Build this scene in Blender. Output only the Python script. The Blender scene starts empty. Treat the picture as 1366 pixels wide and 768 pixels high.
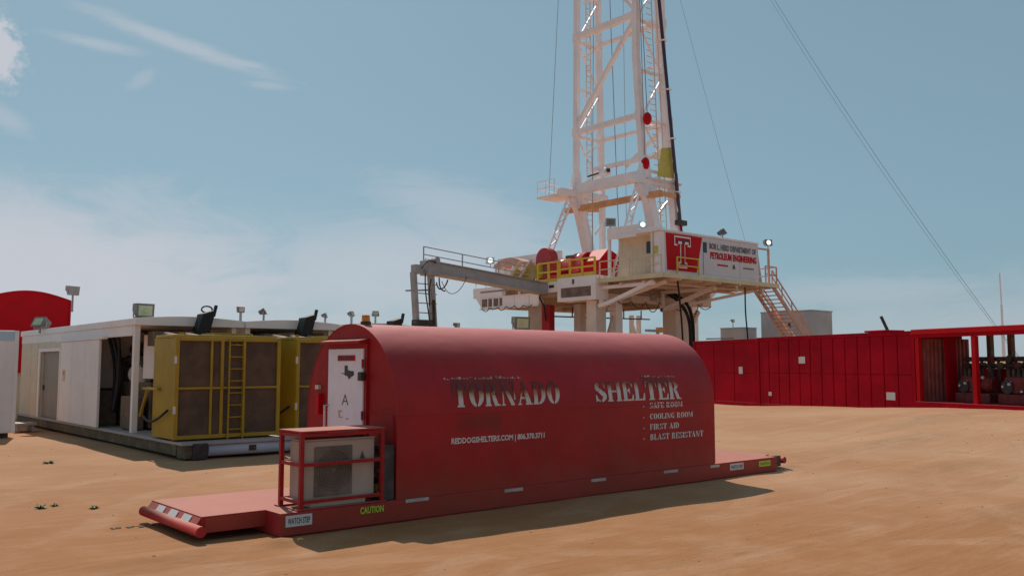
import bpy, bmesh, math, random
from mathutils import Vector, Matrix
random.seed(7)
R = math.radians
S = bpy.context.scene
COL = S.collection

# ------------------------------------------------------------------ camera
cam_d = bpy.data.cameras.new('camera'); cam = bpy.data.objects.new('camera', cam_d); COL.objects.link(cam)
cam.location = (0, 0, 2.0)
PITCH = math.atan(102 / 1194.0)
AX, AY = 0.76365196, 0.64562813
cam.rotation_euler = (math.pi / 2 + PITCH, 0, -math.atan2(AY, AX))
cam_d.sensor_width = 36; cam_d.lens = 36 * 1194 / 1366.0
cam_d.clip_start = 0.1; cam_d.clip_end = 6000
S.camera = cam

# ------------------------------------------------------------------ sun, sky, exposure
SUN = Vector((0.28, 1.0, 0)).normalized(); EL = R(48.6)
SUN = Vector((SUN.x * math.cos(EL), SUN.y * math.cos(EL), math.sin(EL)))
sd = bpy.data.lights.new('sun', 'SUN'); so = bpy.data.objects.new('sun', sd); COL.objects.link(so)
sd.energy = 3.5; sd.angle = R(0.6); sd.color = (1.0, 0.93, 0.84)
so.location = (0, 0, 60)
so.rotation_euler = SUN.to_track_quat('Z', 'Y').to_euler()
S.view_settings.view_transform = 'Standard'; S.view_settings.look = 'None'
S.view_settings.exposure = 0.0; S.view_settings.gamma = 1.0
W = bpy.data.worlds.new('World'); S.world = W; W.use_nodes = True
nt = W.node_tree; N = nt.nodes; L = nt.links; N.clear()
def wm(op, a, b=None, c=None, clamp=False):
    n = N.new('ShaderNodeMath'); n.operation = op; n.use_clamp = clamp
    for i, v in enumerate((a, b, c)):
        if v is None: continue
        if isinstance(v, (int, float)): n.inputs[i].default_value = v
        else: L.new(v, n.inputs[i])
    return n.outputs[0]
out = N.new('ShaderNodeOutputWorld'); bg = N.new('ShaderNodeBackground'); bg.inputs[1].default_value = 0.089
sky = N.new('ShaderNodeTexSky'); sky.sky_type = 'NISHITA'; sky.sun_disc = False
sky.sun_elevation = EL; sky.sun_rotation = math.atan2(0.28, 1.0)
sky.air_density = 1.0; sky.dust_density = 2.0; sky.ozone_density = 1.0; sky.altitude = 900
hs = N.new('ShaderNodeHueSaturation'); hs.inputs['Saturation'].default_value = 0.60; hs.inputs['Value'].default_value = 1.0
L.new(sky.outputs[0], hs.inputs['Color'])
tint = N.new('ShaderNodeMix'); tint.data_type = 'RGBA'; tint.blend_type = 'MULTIPLY'; tint.inputs[0].default_value = 1
tint.inputs[7].default_value = (0.64, 0.80, 0.84, 1); L.new(hs.outputs[0], tint.inputs[6])
flt = N.new('ShaderNodeMix'); flt.data_type = 'RGBA'; flt.inputs[0].default_value = 0.6; flt.inputs[7].default_value = (2.45, 4.1, 5.05, 1); L.new(tint.outputs[2], flt.inputs[6])
tc = N.new('ShaderNodeTexCoord'); sp = N.new('ShaderNodeSeparateXYZ'); L.new(tc.outputs['Generated'], sp.inputs[0])
az = wm('SUBTRACT', wm('MULTIPLY', wm('ARCTAN2', sp.outputs[0], sp.outputs[1]), 57.2958), 40.21)
el = wm('MULTIPLY', wm('ARCSINE', sp.outputs[2]), 57.2958)
ae = N.new('ShaderNodeCombineXYZ'); L.new(az, ae.inputs[0]); L.new(el, ae.inputs[1])
def noise(vec, scale, detail=6, rough=0.6, stretch=(1, 1, 1), rot=0, dist=0.0):
    m = N.new('ShaderNodeMapping'); m.inputs['Scale'].default_value = stretch; m.inputs['Rotation'].default_value = (0, 0, rot)
    L.new(vec, m.inputs[0]); n = N.new('ShaderNodeTexNoise'); L.new(m.outputs[0], n.inputs['Vector'])
    n.inputs['Scale'].default_value = scale; n.inputs['Detail'].default_value = detail
    n.inputs['Roughness'].default_value = rough; n.inputs['Distortion'].default_value = dist
    return n.outputs[0]
n1 = noise(ae.outputs[0], 0.30, 9, 0.68, (0.5, 1.1, 1), R(8), 0.9)
n2 = noise(ae.outputs[0], 1.0, 8, 0.7, (0.35, 1.6, 1), R(10), 0.5)
n3 = noise(ae.outputs[0], 1.3, 8, 0.62, (1, 1, 1), 0, 0.3)
def blob(a, e, sa, se, rot, inner=0.0, warp=1.2, nn=None):
    """soft patch of cloud round azimuth a, elevation e (degrees), in world directions"""
    off = wm('MULTIPLY', wm('SUBTRACT', nn if nn else n1, 0.5), warp)
    m = N.new('ShaderNodeMapping'); m.vector_type = 'TEXTURE'
    m.inputs['Location'].default_value = (a, e, 0); m.inputs['Rotation'].default_value = (0, 0, rot); m.inputs['Scale'].default_value = (sa, se, 1)
    L.new(ae.outputs[0], m.inputs[0]); ln = N.new('ShaderNodeVectorMath'); ln.operation = 'LENGTH'; L.new(m.outputs[0], ln.inputs[0])
    d = wm('ADD', ln.outputs['Value'], off)
    mr = N.new('ShaderNodeMapRange'); mr.interpolation_type = 'SMOOTHERSTEP'; L.new(d, mr.inputs[0])
    mr.inputs[1].default_value = 1.0; mr.inputs[2].default_value = inner; mr.inputs[3].default_value = 0; mr.inputs[4].default_value = 1
    return mr.outputs[0]
CL = [ # az, el, half width, half height, tilt, strength, texture
    (-30, 5.5, 34, 7.6, R(-5), 0.98, n1), (-8, 5.5, 20, 6.2, R(5), 0.66, n1), (-3, 9.6, 10, 3.0, R(-16), 0.42, n2),
    (-34, 1.0, 62, 9.0, 0, 0.85, n1), (30, 1.0, 30, 5.5, 0, 0.45, n1), (22, 4.2, 13, 1.8, 0, 0.36, n2),
    (-21.0, 18.9, 9.0, 0.75, R(-13), 0.50, n2), (-17.5, 18.2, 3.6, 0.45, R(-8), 0.45, n2), (-25.5, 18.3, 4.0, 0.5, R(-4), 0.42, n2), (-15.5, 17.0, 2.4, 0.45, 0, 0.30, n2), (-23.0, 16.6, 1.6, 0.6, R(40), 0.28, n2),
    (-30.6, 17.2, 1.7, 2.4, R(8), 1.1, n3), (-30, 13.6, 2.4, 1.0, R(-25), 0.35, n2)]
tot = None
for (a, e, sa, se, rt, st, nn) in CL:
    b = wm('MULTIPLY', blob(a, e, sa, se, rt, 0.05 if st < 1 else 0.35, 1.0 if st < 1 else 1.6, nn), st)
    b = wm('MULTIPLY', b, wm('MULTIPLY_ADD', nn, 0.9, 0.52, clamp=True))
    tot = b if tot is None else wm('MAXIMUM', tot, b)
tot = wm('MINIMUM', tot, 0.92)
cmix = N.new('ShaderNodeMix'); cmix.data_type = 'RGBA'; L.new(tot, cmix.inputs[0]); L.new(flt.outputs[2], cmix.inputs[6])
cmix.inputs[7].default_value = (6.3, 6.5, 7.1, 1)
L.new(cmix.outputs[2], bg.inputs[0]); L.new(bg.outputs[0], out.inputs[0])

# ------------------------------------------------------------------ helpers
class M:
    """collects shapes and links them as one mesh object"""
    def __init__(s): s.v = []; s.f = []; s.sm = []; s.st = []
    def add(s, vs, fs, smooth=False):
        o = len(s.v); s.st.append((o, len(s.f))); s.v += [Vector(v) for v in vs]; s.f += [tuple(i + o for i in f) for f in fs]; s.sm += [smooth] * len(fs); return s
    def box(s, x0, x1, y0, y1, z0, z1):
        vs = [(x, y, z) for z in (z0, z1) for y in (y0, y1) for x in (x0, x1)]
        return s.add(vs, [(0, 2, 3, 1), (4, 5, 7, 6), (0, 1, 5, 4), (2, 6, 7, 3), (0, 4, 6, 2), (1, 3, 7, 5)])
    def prism(s, pts, ext):
        """flat polygon extruded by a vector"""
        n = len(pts); e = Vector(ext); a = [Vector(p) for p in pts]
        nrm = Vector((0, 0, 0))
        for i in range(n): nrm += a[i].cross(a[(i + 1) % n])
        if nrm.dot(e) > 0: a = a[::-1]
        vs = a + [p + e for p in a]
        return s.add(vs, [tuple(range(n)), tuple(range(2 * n - 1, n - 1, -1))] + [((i + 1) % n, i, i + n, (i + 1) % n + n) for i in range(n)])
    def beam(s, p, q, w, h=None, up=(0, 0, 1)):
        p, q = Vector(p), Vector(q); d = (q - p).normalized(); u = Vector(up)
        if abs(d.dot(u)) > 0.97: u = Vector((0, 1, 0))
        a = d.cross(u).normalized(); b = a.cross(d).normalized(); h = w if h is None else h
        vs = [r + a * (sx * w / 2) + b * (sy * h / 2) for r in (p, q) for sx, sy in ((-1, -1), (1, -1), (1, 1), (-1, 1))]
        return s.add(vs, [(0, 1, 2, 3), (7, 6, 5, 4), (1, 0, 4, 5), (2, 1, 5, 6), (3, 2, 6, 7), (0, 3, 7, 4)])
    def cyl(s, p, q, r, n=12, r2=None, smooth=True):
        p, q = Vector(p), Vector(q); d = (q - p).normalized(); u = Vector((0, 0, 1))
        if abs(d.dot(u)) > 0.97: u = Vector((0, 1, 0))
        a = d.cross(u).normalized(); b = a.cross(d).normalized(); r2 = r if r2 is None else r2
        vs = [c + (a * math.cos(2 * math.pi * i / n) + b * math.sin(2 * math.pi * i / n)) * rr for c, rr in ((p, r), (q, r2)) for i in range(n)]
        s.add(vs, [(i, i + n, (i + 1) % n + n, (i + 1) % n)[::-1] for i in range(n)], smooth)
        o = len(s.v) - 2 * n
        s.f += [tuple(o + i for i in range(n)), tuple(o + n + i for i in range(n))[::-1]]; s.sm += [False, False]; return s
    def tube(s, pts, r, n=8):
        pts = [Vector(p) for p in pts]; rings = []
        for i, p in enumerate(pts):
            d = (pts[min(i + 1, len(pts) - 1)] - pts[max(i - 1, 0)]).normalized(); u = Vector((0, 0, 1))
            if abs(d.dot(u)) > 0.95: u = Vector((0.3, 1, 0)).normalized()
            a = d.cross(u).normalized(); b = a.cross(d).normalized()
            rings.append([p + (a * math.cos(2 * math.pi * k / n) + b * math.sin(2 * math.pi * k / n)) * r for k in range(n)])
        vs = [v for rg in rings for v in rg]; fs = []
        for i in range(len(pts) - 1):
            for k in range(n): fs.append((i * n + k, i * n + (k + 1) % n, (i + 1) * n + (k + 1) % n, (i + 1) * n + k))
        fs += [tuple(range(n))[::-1], tuple((len(pts) - 1) * n + k for k in range(n))]
        return s.add(vs, fs, True)
    def ball(s, c, rx, ry=None, rz=None, n=14, m=8):
        ry = rx if ry is None else ry; rz = rx if rz is None else rz; c = Vector(c); vs = [c + Vector((0, 0, rz))]
        for j in range(1, m):
            t = math.pi * j / m
            for i in range(n):
                p = 2 * math.pi * i / n; vs.append(c + Vector((rx * math.sin(t) * math.cos(p), ry * math.sin(t) * math.sin(p), rz * math.cos(t))))
        vs.append(c - Vector((0, 0, rz))); fs = [(0, 1 + i, 1 + (i + 1) % n) for i in range(n)]
        for j in range(m - 2):
            for i in range(n): a = 1 + j * n + i; b = 1 + j * n + (i + 1) % n; fs.append((a, a + n, b + n, b))
        k = len(vs) - 1; o = 1 + (m - 2) * n; fs += [(o + i, k, o + (i + 1) % n) for i in range(n)]
        return s.add(vs, fs, True)
    def build(s, name, mat, parent=None, bevel=0.0, org=None):
        off = Vector(org) if org else Vector((0, 0, 0)); p = parent
        while p is not None: off += p.location; p = p.parent
        me = bpy.data.meshes.new(name); me.from_pydata([v - off for v in s.v], [], s.f); me.update()
        me.polygons.foreach_set('use_smooth', s.sm)
        me.materials.append(mat); o = bpy.data.objects.new(name, me); COL.objects.link(o)
        if parent: o.parent = parent
        elif org: o.location = org
        if bevel:
            b = o.modifiers.new('bevel', 'BEVEL'); b.width = bevel; b.segments = 2; b.limit_method = 'ANGLE'; b.angle_limit = R(40)
        return o
def each(mm, name, mat, parent, bevel=0.0):
    """link every shape collected in mm as an object of its own"""
    en_ = mm.st[1:] + [(len(mm.v), len(mm.f))]
    for (v0, f0), (v1, f1) in zip(mm.st, en_):
        q = M(); q.v = mm.v[v0:v1]; q.f = [tuple(i - v0 for i in f) for f in mm.f[f0:f1]]; q.sm = mm.sm[f0:f1]; q.build(name, mat, parent, bevel)
def tag(o, label, cat, group=None):
    o['label'] = label; o['category'] = cat
    if group: o['group'] = group
    return o
def thing(name, label, cat, loc=(0, 0, 0), group=None):
    o = bpy.data.objects.new(name, None); COL.objects.link(o); o.location = loc; o.empty_display_size = 0.2
    return tag(o, label, cat, group)
def copy_tree(o, parent=None):
    c = o.copy(); COL.objects.link(c); c.parent = parent
    for ch in list(o.children): copy_tree(ch, c)
    return c
def dup(o, loc, label, rz=None, scale=None, group=None):
    c = copy_tree(o); c.location = loc; c['label'] = label
    if rz is not None: c.rotation_euler = (0, 0, rz)
    if scale: c.scale = (scale,) * 3
    if group: c['group'] = group
    return c
def text_mesh(txt, size=1.0, bold=0.0):
    """a line of the built-in lettering as (vertices, faces) in its own x-y plane, height of capitals = size"""
    cu = bpy.data.curves.new('t', 'FONT'); cu.body = txt; cu.size = 1.0; cu.offset = bold; cu.resolution_u = 2
    o = bpy.data.objects.new('t', cu); COL.objects.link(o); bpy.context.view_layer.update()
    me = bpy.data.meshes.new_from_object(o); vs = [v.co.copy() for v in me.vertices]; fs = [tuple(p.vertices) for p in me.polygons]
    bpy.data.objects.remove(o); bpy.data.meshes.remove(me)
    x0 = min(v.x for v in vs); x1 = max(v.x for v in vs); y0 = min(v.y for v in vs); y1 = max(v.y for v in vs)
    return [Vector(((v.x - x0) / (x1 - x0), (v.y - y0) / (y1 - y0), 0)) for v in vs], fs
def lay_text(m, txt, o, ex, ez, w, h, bold=0.0):
    """text w wide and h high from the corner o, along ex and ez"""
    vs, fs = text_mesh(txt, bold=bold); o = Vector(o); ex = Vector(ex); ez = Vector(ez)
    m.add([o + ex * (v.x * w) + ez * (v.y * h) for v in vs], fs)

# ------------------------------------------------------------------ materials
DUST = (0.52, 0.33, 0.24)
def nodes(name):
    m = bpy.data.materials.new(name); m.use_nodes = True; t = m.node_tree
    return m, t, t.nodes['Principled BSDF']
def mth(t, op, a, b=None, c=None, clamp=False):
    n = t.nodes.new('ShaderNodeMath'); n.operation = op; n.use_clamp = clamp
    for i, v in enumerate((a, b, c)):
        if v is None: continue
        if isinstance(v, (int, float)): n.inputs[i].default_value = v
        else: t.links.new(v, n.inputs[i])
    return n.outputs[0]
def tex(t, scale, detail=5, stretch=(1, 1, 1), rough=0.6, coord='Object', rot=(0, 0, 0), loc=(0, 0, 0)):
    c = t.nodes.new('ShaderNodeTexCoord'); m = t.nodes.new('ShaderNodeMapping'); m.inputs['Scale'].default_value = stretch; m.inputs['Rotation'].default_value = rot; m.inputs['Location'].default_value = loc
    n = t.nodes.new('ShaderNodeTexNoise'); n.inputs['Scale'].default_value = scale; n.inputs['Detail'].default_value = detail; n.inputs['Roughness'].default_value = rough
    t.links.new(c.outputs[coord], m.inputs[0]); t.links.new(m.outputs[0], n.inputs['Vector']); return n.outputs[0]
def mix(t, fac, a, b, mode='MIX'):
    n = t.nodes.new('ShaderNodeMix'); n.data_type = 'RGBA'; n.blend_type = mode
    if isinstance(fac, (int, float)): n.inputs[0].default_value = fac
    else: t.links.new(fac, n.inputs[0])
    for i, v in ((6, a), (7, b)):
        if isinstance(v, tuple): n.inputs[i].default_value = (v[0], v[1], v[2], 1)
        else: t.links.new(v, n.inputs[i])
    return n.outputs[2]
def rng(t, v, a, b, lo=0.0, hi=1.0):
    n = t.nodes.new('ShaderNodeMapRange'); n.interpolation_type = 'SMOOTHSTEP'; t.links.new(v, n.inputs[0])
    n.inputs[1].default_value = a; n.inputs[2].default_value = b; n.inputs[3].default_value = lo; n.inputs[4].default_value = hi; return n.outputs[0]
def bump(t, bs, h, strength, dist):
    b = t.nodes.new('ShaderNodeBump'); b.inputs['Strength'].default_value = strength; b.inputs['Distance'].default_value = dist
    t.links.new(h, b.inputs['Height']); t.links.new(b.outputs[0], bs.inputs['Normal'])
def paint(name, col, rough=0.5, var=0.18, dust=0.12, grime=0.25, grimecol=(0.10, 0.07, 0.05), scale=1.5, metal=0.0, dent=0.0, top=0.35, spec=0.5):
    m, t, bs = nodes(name)
    a = tex(t, scale, 6)
    lo = tuple(c * (1 - var) for c in col); hi = tuple(min(1, c * (1 + var)) for c in col)
    c = mix(t, rng(t, a, 0.3, 0.7), lo, hi)
    streak = tex(t, scale * 2.2, 6, (1, 1, 0.12), 0.7)
    c = mix(t, rng(t, streak, 0.55, 0.85, 0, grime), c, grimecol)
    g = t.nodes.new('ShaderNodeNewGeometry'); s = t.nodes.new('ShaderNodeSeparateXYZ'); t.links.new(g.outputs['Normal'], s.inputs[0])
    up = mth(t, 'MULTIPLY', rng(t, s.outputs[2], 0.25, 0.95), top)
    d = mth(t, 'ADD', up, mth(t, 'MULTIPLY', rng(t, tex(t, scale * 3.1, 7, loc=(3, 1, 5)), 0.42, 0.72), dust), clamp=True)
    c = mix(t, d, c, DUST); t.links.new(c, bs.inputs['Base Color'])
    t.links.new(mth(t, 'MULTIPLY_ADD', d, 0.35, rough, clamp=True), bs.inputs['Roughness'])
    bs.inputs['Metallic'].default_value = metal; bs.inputs['Specular IOR Level'].default_value = spec
    if dent: bump(t, bs, tex(t, 0.9, 3), dent, 0.06)
    return m
MR = paint('shelter_red', (0.36, 0.012, 0.014), 0.55, 0.12, 0.04, 0.15, (0.16, 0.02, 0.015), 0.8, dent=0.35, top=0.45, spec=0.2)
def shelter_side():
    m, t, bs = nodes('shelter_side_paint')
    col = mix(t, rng(t, tex(t, 0.9, 6), 0.3, 0.7), (0.34, 0.006, 0.009), (0.44, 0.010, 0.012))
    c = t.nodes.new('ShaderNodeTexCoord'); s = t.nodes.new('ShaderNodeSeparateXYZ'); t.links.new(c.outputs['Object'], s.inputs[0])
    def patch(x0, x1, z0, z1, soft, seed, k, pc):
        n = mth(t, 'MULTIPLY', mth(t, 'SUBTRACT', tex(t, 3.5, 8, (1, 1, 1), 0.7, loc=(seed, 0, seed)), 0.5), soft * 3.5)
        dx = mth(t, 'SUBTRACT', mth(t, 'ABSOLUTE', mth(t, 'SUBTRACT', s.outputs[0], (x0 + x1) / 2)), (x1 - x0) / 2)
        dz = mth(t, 'SUBTRACT', mth(t, 'ABSOLUTE', mth(t, 'SUBTRACT', s.outputs[2], (z0 + z1) / 2)), (z1 - z0) / 2)
        d = mth(t, 'ADD', mth(t, 'MAXIMUM', dx, dz), n)
        return mix(t, rng(t, d, soft, -soft, 0, k), col, pc)
    col = patch(0.90, 2.02, 1.56, 1.80, 0.04, 2, 0.55, (0.075, 0.020, 0.014))
    col = patch(1.00, 1.75, 1.12, 1.32, 0.08, 4, 0.45, (0.085, 0.022, 0.012))
    col = patch(4.78, 5.45, 1.62, 1.80, 0.04, 8, 0.45, (0.09, 0.02, 0.014))
    streak = tex(t, 1.6, 7, (1, 1, 0.10), 0.72)
    col = mix(t, rng(t, streak, 0.48, 0.80, 0, 0.42), col, (0.15, 0.030, 0.018))
    col = mix(t, rng(t, tex(t, 0.55, 6, (1, 1, 1.6), 0.6, loc=(2, 7, 3)), 0.45, 0.7, 0, 0.35), col, (0.30, 0.030, 0.012))
    low = mth(t, 'ADD', s.outputs[2], mth(t, 'MULTIPLY', mth(t, 'SUBTRACT', tex(t, 1.4, 7), 0.5), 1.1))
    col = mix(t, rng(t, low, 0.75, 0.15, 0, 0.22), col, (0.30, 0.16, 0.08))
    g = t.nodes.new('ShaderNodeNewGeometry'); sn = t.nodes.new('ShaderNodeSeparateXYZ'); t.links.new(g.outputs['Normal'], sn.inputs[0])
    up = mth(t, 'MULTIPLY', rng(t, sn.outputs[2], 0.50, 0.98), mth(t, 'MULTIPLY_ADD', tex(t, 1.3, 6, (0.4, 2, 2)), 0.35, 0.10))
    col = mix(t, mth(t, 'MULTIPLY', rng(t, sn.outputs[2], 0.58, 0.99), 0.9), col, (0.66, 0.17, 0.16))  # sunlit band along the roof put into the colour: upward faces paler pink-red
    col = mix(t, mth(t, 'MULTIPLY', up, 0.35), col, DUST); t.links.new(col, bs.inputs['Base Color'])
    scr = rng(t, tex(t, 7, 9, (0.25, 1, 1), 0.8, loc=(5, 5, 1)), 0.66, 0.72, 0, 0.5); t.links.new(mix(t, scr, col, (0.17, 0.035, 0.03)), bs.inputs['Base Color'])
    t.links.new(mth(t, 'MULTIPLY_ADD', tex(t, 4, 5), 0.22, 0.40), bs.inputs['Roughness']); bs.inputs['Specular IOR Level'].default_value = 0.35
    bump(t, bs, mth(t, 'ADD', tex(t, 0.75, 3, (0.8, 1, 1.3)), mth(t, 'MULTIPLY', tex(t, 3, 3), 0.12)), 0.5, 0.07)
    return m
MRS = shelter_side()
MRD = paint('deck_red', (0.42, 0.020, 0.022), 0.62, 0.12, 0.08, 0.12, (0.25, 0.08, 0.05), 1.2, top=0.50, spec=0.3)
MCR = paint('cage_red', (0.38, 0.010, 0.012), 0.5, 0.12, 0.05, 0.15, scale=2, top=0.55, spec=0.25)
MW = paint('white_door', (0.80, 0.76, 0.82), 0.45, 0.05, 0.06, 0.10, (0.4, 0.3, 0.25), 2, top=0.2)
MWP = paint('weathered_white', (0.90, 0.80, 0.77), 0.55, 0.04, 0.06, 0.12, (0.30, 0.20, 0.14), 1.0, top=0.3)
MRIG = paint('rig_white', (0.92, 0.83, 0.83), 0.42, 0.05, 0.05, 0.22, (0.42, 0.26, 0.17), 0.7, top=0.1)
MRIGB = paint('rig_cream', (0.76, 0.62, 0.53), 0.55, 0.10, 0.10, 0.32, (0.33, 0.20, 0.12), 0.6, top=0.15)
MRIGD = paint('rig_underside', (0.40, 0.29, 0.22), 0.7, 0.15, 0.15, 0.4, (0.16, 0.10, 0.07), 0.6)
MGREY = paint('grey_steel', (0.36, 0.35, 0.36), 0.5, 0.12, 0.1, 0.25, scale=1.2)
MYEL = paint('yellow_paint', (0.38, 0.240, 0.008), 0.55, 0.12, 0.04, 0.25, (0.16, 0.11, 0.03), 1.4, top=0.25)
MYELR = paint('rail_yellow', (0.72, 0.50, 0.04), 0.5, 0.08, 0.05, 0.1, scale=2)
MDK = paint('dark_steel', (0.035, 0.032, 0.032), 0.6, 0.2, 0.12, 0.1, scale=2, top=0.2)
MBLK = paint('black_rubber', (0.018, 0.018, 0.020), 0.6, 0.1, 0.02, 0, scale=4, top=0.05, spec=0.3)
MWIRE = paint('wire_grey', (0.20, 0.21, 0.23), 0.6, 0.1, 0.0, 0, scale=4, top=0)
MRC = paint('container_red', (0.40, 0.0002, 0.013), 0.55, 0.18, 0.0, 0.45, (0.16, 0.001, 0.004), 0.6, dent=0.3, top=0.25, spec=0.08)
MBR = paint('bright_red', (0.55, 0.003, 0.010), 0.5, 0.08, 0.0, 0.1, (0.2, 0.01, 0.01), 1, top=0.12, spec=0.15)
MBRG = paint('glossy_red', (0.50, 0.014, 0.016), 0.22, 0.08, 0.03, 0.1, (0.2, 0.01, 0.01), 1, top=0.05)
MBRN = paint('brown_machinery', (0.13, 0.085, 0.055), 0.7, 0.25, 0.2, 0.3, scale=2)
MSKID = paint('skid_olive', (0.10, 0.085, 0.045), 0.7, 0.2, 0.3, 0.3, (0.05, 0.04, 0.03), 1.3, top=0.4)
MDOORG = paint('grey_door', (0.27, 0.24, 0.21), 0.55, 0.1, 0.1, 0.2, scale=1.2)
MCRM = paint('cream_wall', (0.68, 0.58, 0.44), 0.6, 0.08, 0.1, 0.25, (0.3, 0.2, 0.12), 1)
MAC = paint('ac_casing', (0.46, 0.34, 0.28), 0.5, 0.08, 0.2, 0.25, (0.22, 0.15, 0.1), 2.5)
MOR = paint('orange_rust', (0.70, 0.33, 0.14), 0.6, 0.15, 0.1, 0.3, (0.65, 0.45, 0.35), 2)
MPINK = paint('faded_stair_paint', (0.62, 0.34, 0.26), 0.6, 0.15, 0.1, 0.2, (0.6, 0.5, 0.45), 1.5)
MTANK = paint('tank_grey', (0.44, 0.44, 0.46), 0.7, 0.12, 0.12, 0.3, (0.36, 0.24, 0.18), 0.5)
MTXT = paint('sticker_white', (0.66, 0.62, 0.60), 0.5, 0.04, 0.08, 0.1, (0.4, 0.3, 0.25), 5, top=0)
MTAG = paint('dirty_tag', (0.50, 0.42, 0.40), 0.6, 0.15, 0.5, 0.5, (0.25, 0.06, 0.05), 6, top=0)
MBLU = paint('pale_blue', (0.50, 0.60, 0.70), 0.5, 0.05, 0.05, 0.1, (0.4, 0.35, 0.3), 1)
MLBL = paint('safety_green_letters', (0.50, 0.66, 0.05), 0.5, 0.05, 0.1, 0, scale=6, top=0)
MNAVY = paint('hose_navy', (0.05, 0.020, 0.055), 0.5, 0.1, 0.02, 0, scale=2)
MGLD = paint('old_gold', (0.60, 0.50, 0.10), 0.6, 0.1, 0.1, 0.2, scale=1.5)
MGTX = paint('sign_grey_letters', (0.16, 0.15, 0.16), 0.6, 0.1, 0, 0, scale=3)
MGLS = paint('glossy_white', (0.92, 0.90, 0.92), 0.15, 0.02, 0, 0, scale=3, top=0, spec=0.8)
MCAP = paint('lamp_housing', (0.16, 0.15, 0.14), 0.5, 0.1, 0.15, 0.1, scale=5)
def worn_letters():
    """white letters whose top rows have been scraped and overpainted"""
    m, t, bs = nodes('worn_white_letters')
    c = t.nodes.new('ShaderNodeTexCoord'); s = t.nodes.new('ShaderNodeSeparateXYZ'); t.links.new(c.outputs['Object'], s.inputs[0])
    n = tex(t, 9, 8, (1, 1, 1.2), 0.7); n2 = tex(t, 1.6, 3)
    h = mth(t, 'ADD', s.outputs[2], mth(t, 'ADD', mth(t, 'MULTIPLY', mth(t, 'SUBTRACT', n, 0.5), 0.18), mth(t, 'MULTIPLY', mth(t, 'SUBTRACT', n2, 0.5), 0.12)))
    # more worn towards the first word
    ex = rng(t, s.outputs[0], 2.9, 3.4, 0.0, 0.07)
    h = mth(t, 'SUBTRACT', h, ex)
    col = mix(t, rng(t, h, 1.50, 1.60), (0.62, 0.57, 0.55), (0.50, 0.26, 0.14))
    col = mix(t, rng(t, h, 1.57, 1.66), col, (0.12, 0.018, 0.016))
    col = mix(t, rng(t, n, 0.56, 0.72, 0, 0.5), col, (0.34, 0.10, 0.08))
    t.links.new(col, bs.inputs['Base Color']); bs.inputs['Roughness'].default_value = 0.55
    return m
MWORN = worn_letters()
def faint_letters():
    m, t, bs = nodes('faint_scraped_letters')
    col = mix(t, rng(t, tex(t, 14, 8, (1, 1, 1), 0.75), 0.42, 0.58), (0.50, 0.42, 0.38), (0.15, 0.02, 0.02))
    t.links.new(col, bs.inputs['Base Color']); bs.inputs['Roughness'].default_value = 0.6; return m
MFNT = faint_letters()
def grille(name, col, fine=90):
    m, t, bs = nodes(name)
    c = t.nodes.new('ShaderNodeTexCoord'); mp = t.nodes.new('ShaderNodeMapping'); mp.inputs['Scale'].default_value = (fine, fine, fine)
    w = t.nodes.new('ShaderNodeTexWave'); w.bands_direction = 'Z'; w.inputs['Scale'].default_value = 1.0
    t.links.new(c.outputs['Object'], mp.inputs[0]); t.links.new(mp.outputs[0], w.inputs[0])
    k = mix(t, rng(t, tex(t, 2.2, 6), 0.3, 0.7), tuple(x * 0.7 for x in col), tuple(x * 1.35 for x in col))
    k = mix(t, mth(t, 'MULTIPLY', w.outputs[1], 0.35), k, tuple(x * 0.3 for x in col))
    t.links.new(k, bs.inputs['Base Color']); bs.inputs['Roughness'].default_value = 0.75
    bump(t, bs, w.outputs[1], 0.4, 0.01); return m
MGR = grille('radiator_core', (0.13, 0.080, 0.048)); MGR2 = grille('fan_grille', (0.24, 0.165, 0.135), 160)
def simple(name, col, rough=0.4, emit=0, metal=0, trans=0):
    m, t, bs = nodes(name); bs.inputs['Base Color'].default_value = (*col, 1); bs.inputs['Roughness'].default_value = rough; bs.inputs['Metallic'].default_value = metal
    if trans: bs.inputs['Transmission Weight'].default_value = trans
    if emit: bs.inputs['Emission Color'].default_value = (*col, 1); bs.inputs['Emission Strength'].default_value = emit
    k = mix(t, rng(t, tex(t, 6, 4), 0.3, 0.7), tuple(c * 0.85 for c in col), col); t.links.new(k, bs.inputs['Base Color'])
    return m
MLENS = simple('lamp_lens', (0.55, 0.58, 0.36), 0.12)
MLIT = simple('lit_lamp_lens', (1.0, 0.97, 0.88), 0.3, 1.4)
MAMB = simple('amber_lens', (0.75, 0.26, 0.02), 0.25)
MWIN = simple('window_glass', (0.03, 0.04, 0.05), 0.1)
MLEAF = simple('weed_leaf', (0.06, 0.12, 0.03), 0.6)
MCHR = simple('bright_metal', (0.75, 0.75, 0.75), 0.25, metal=0.9)

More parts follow.
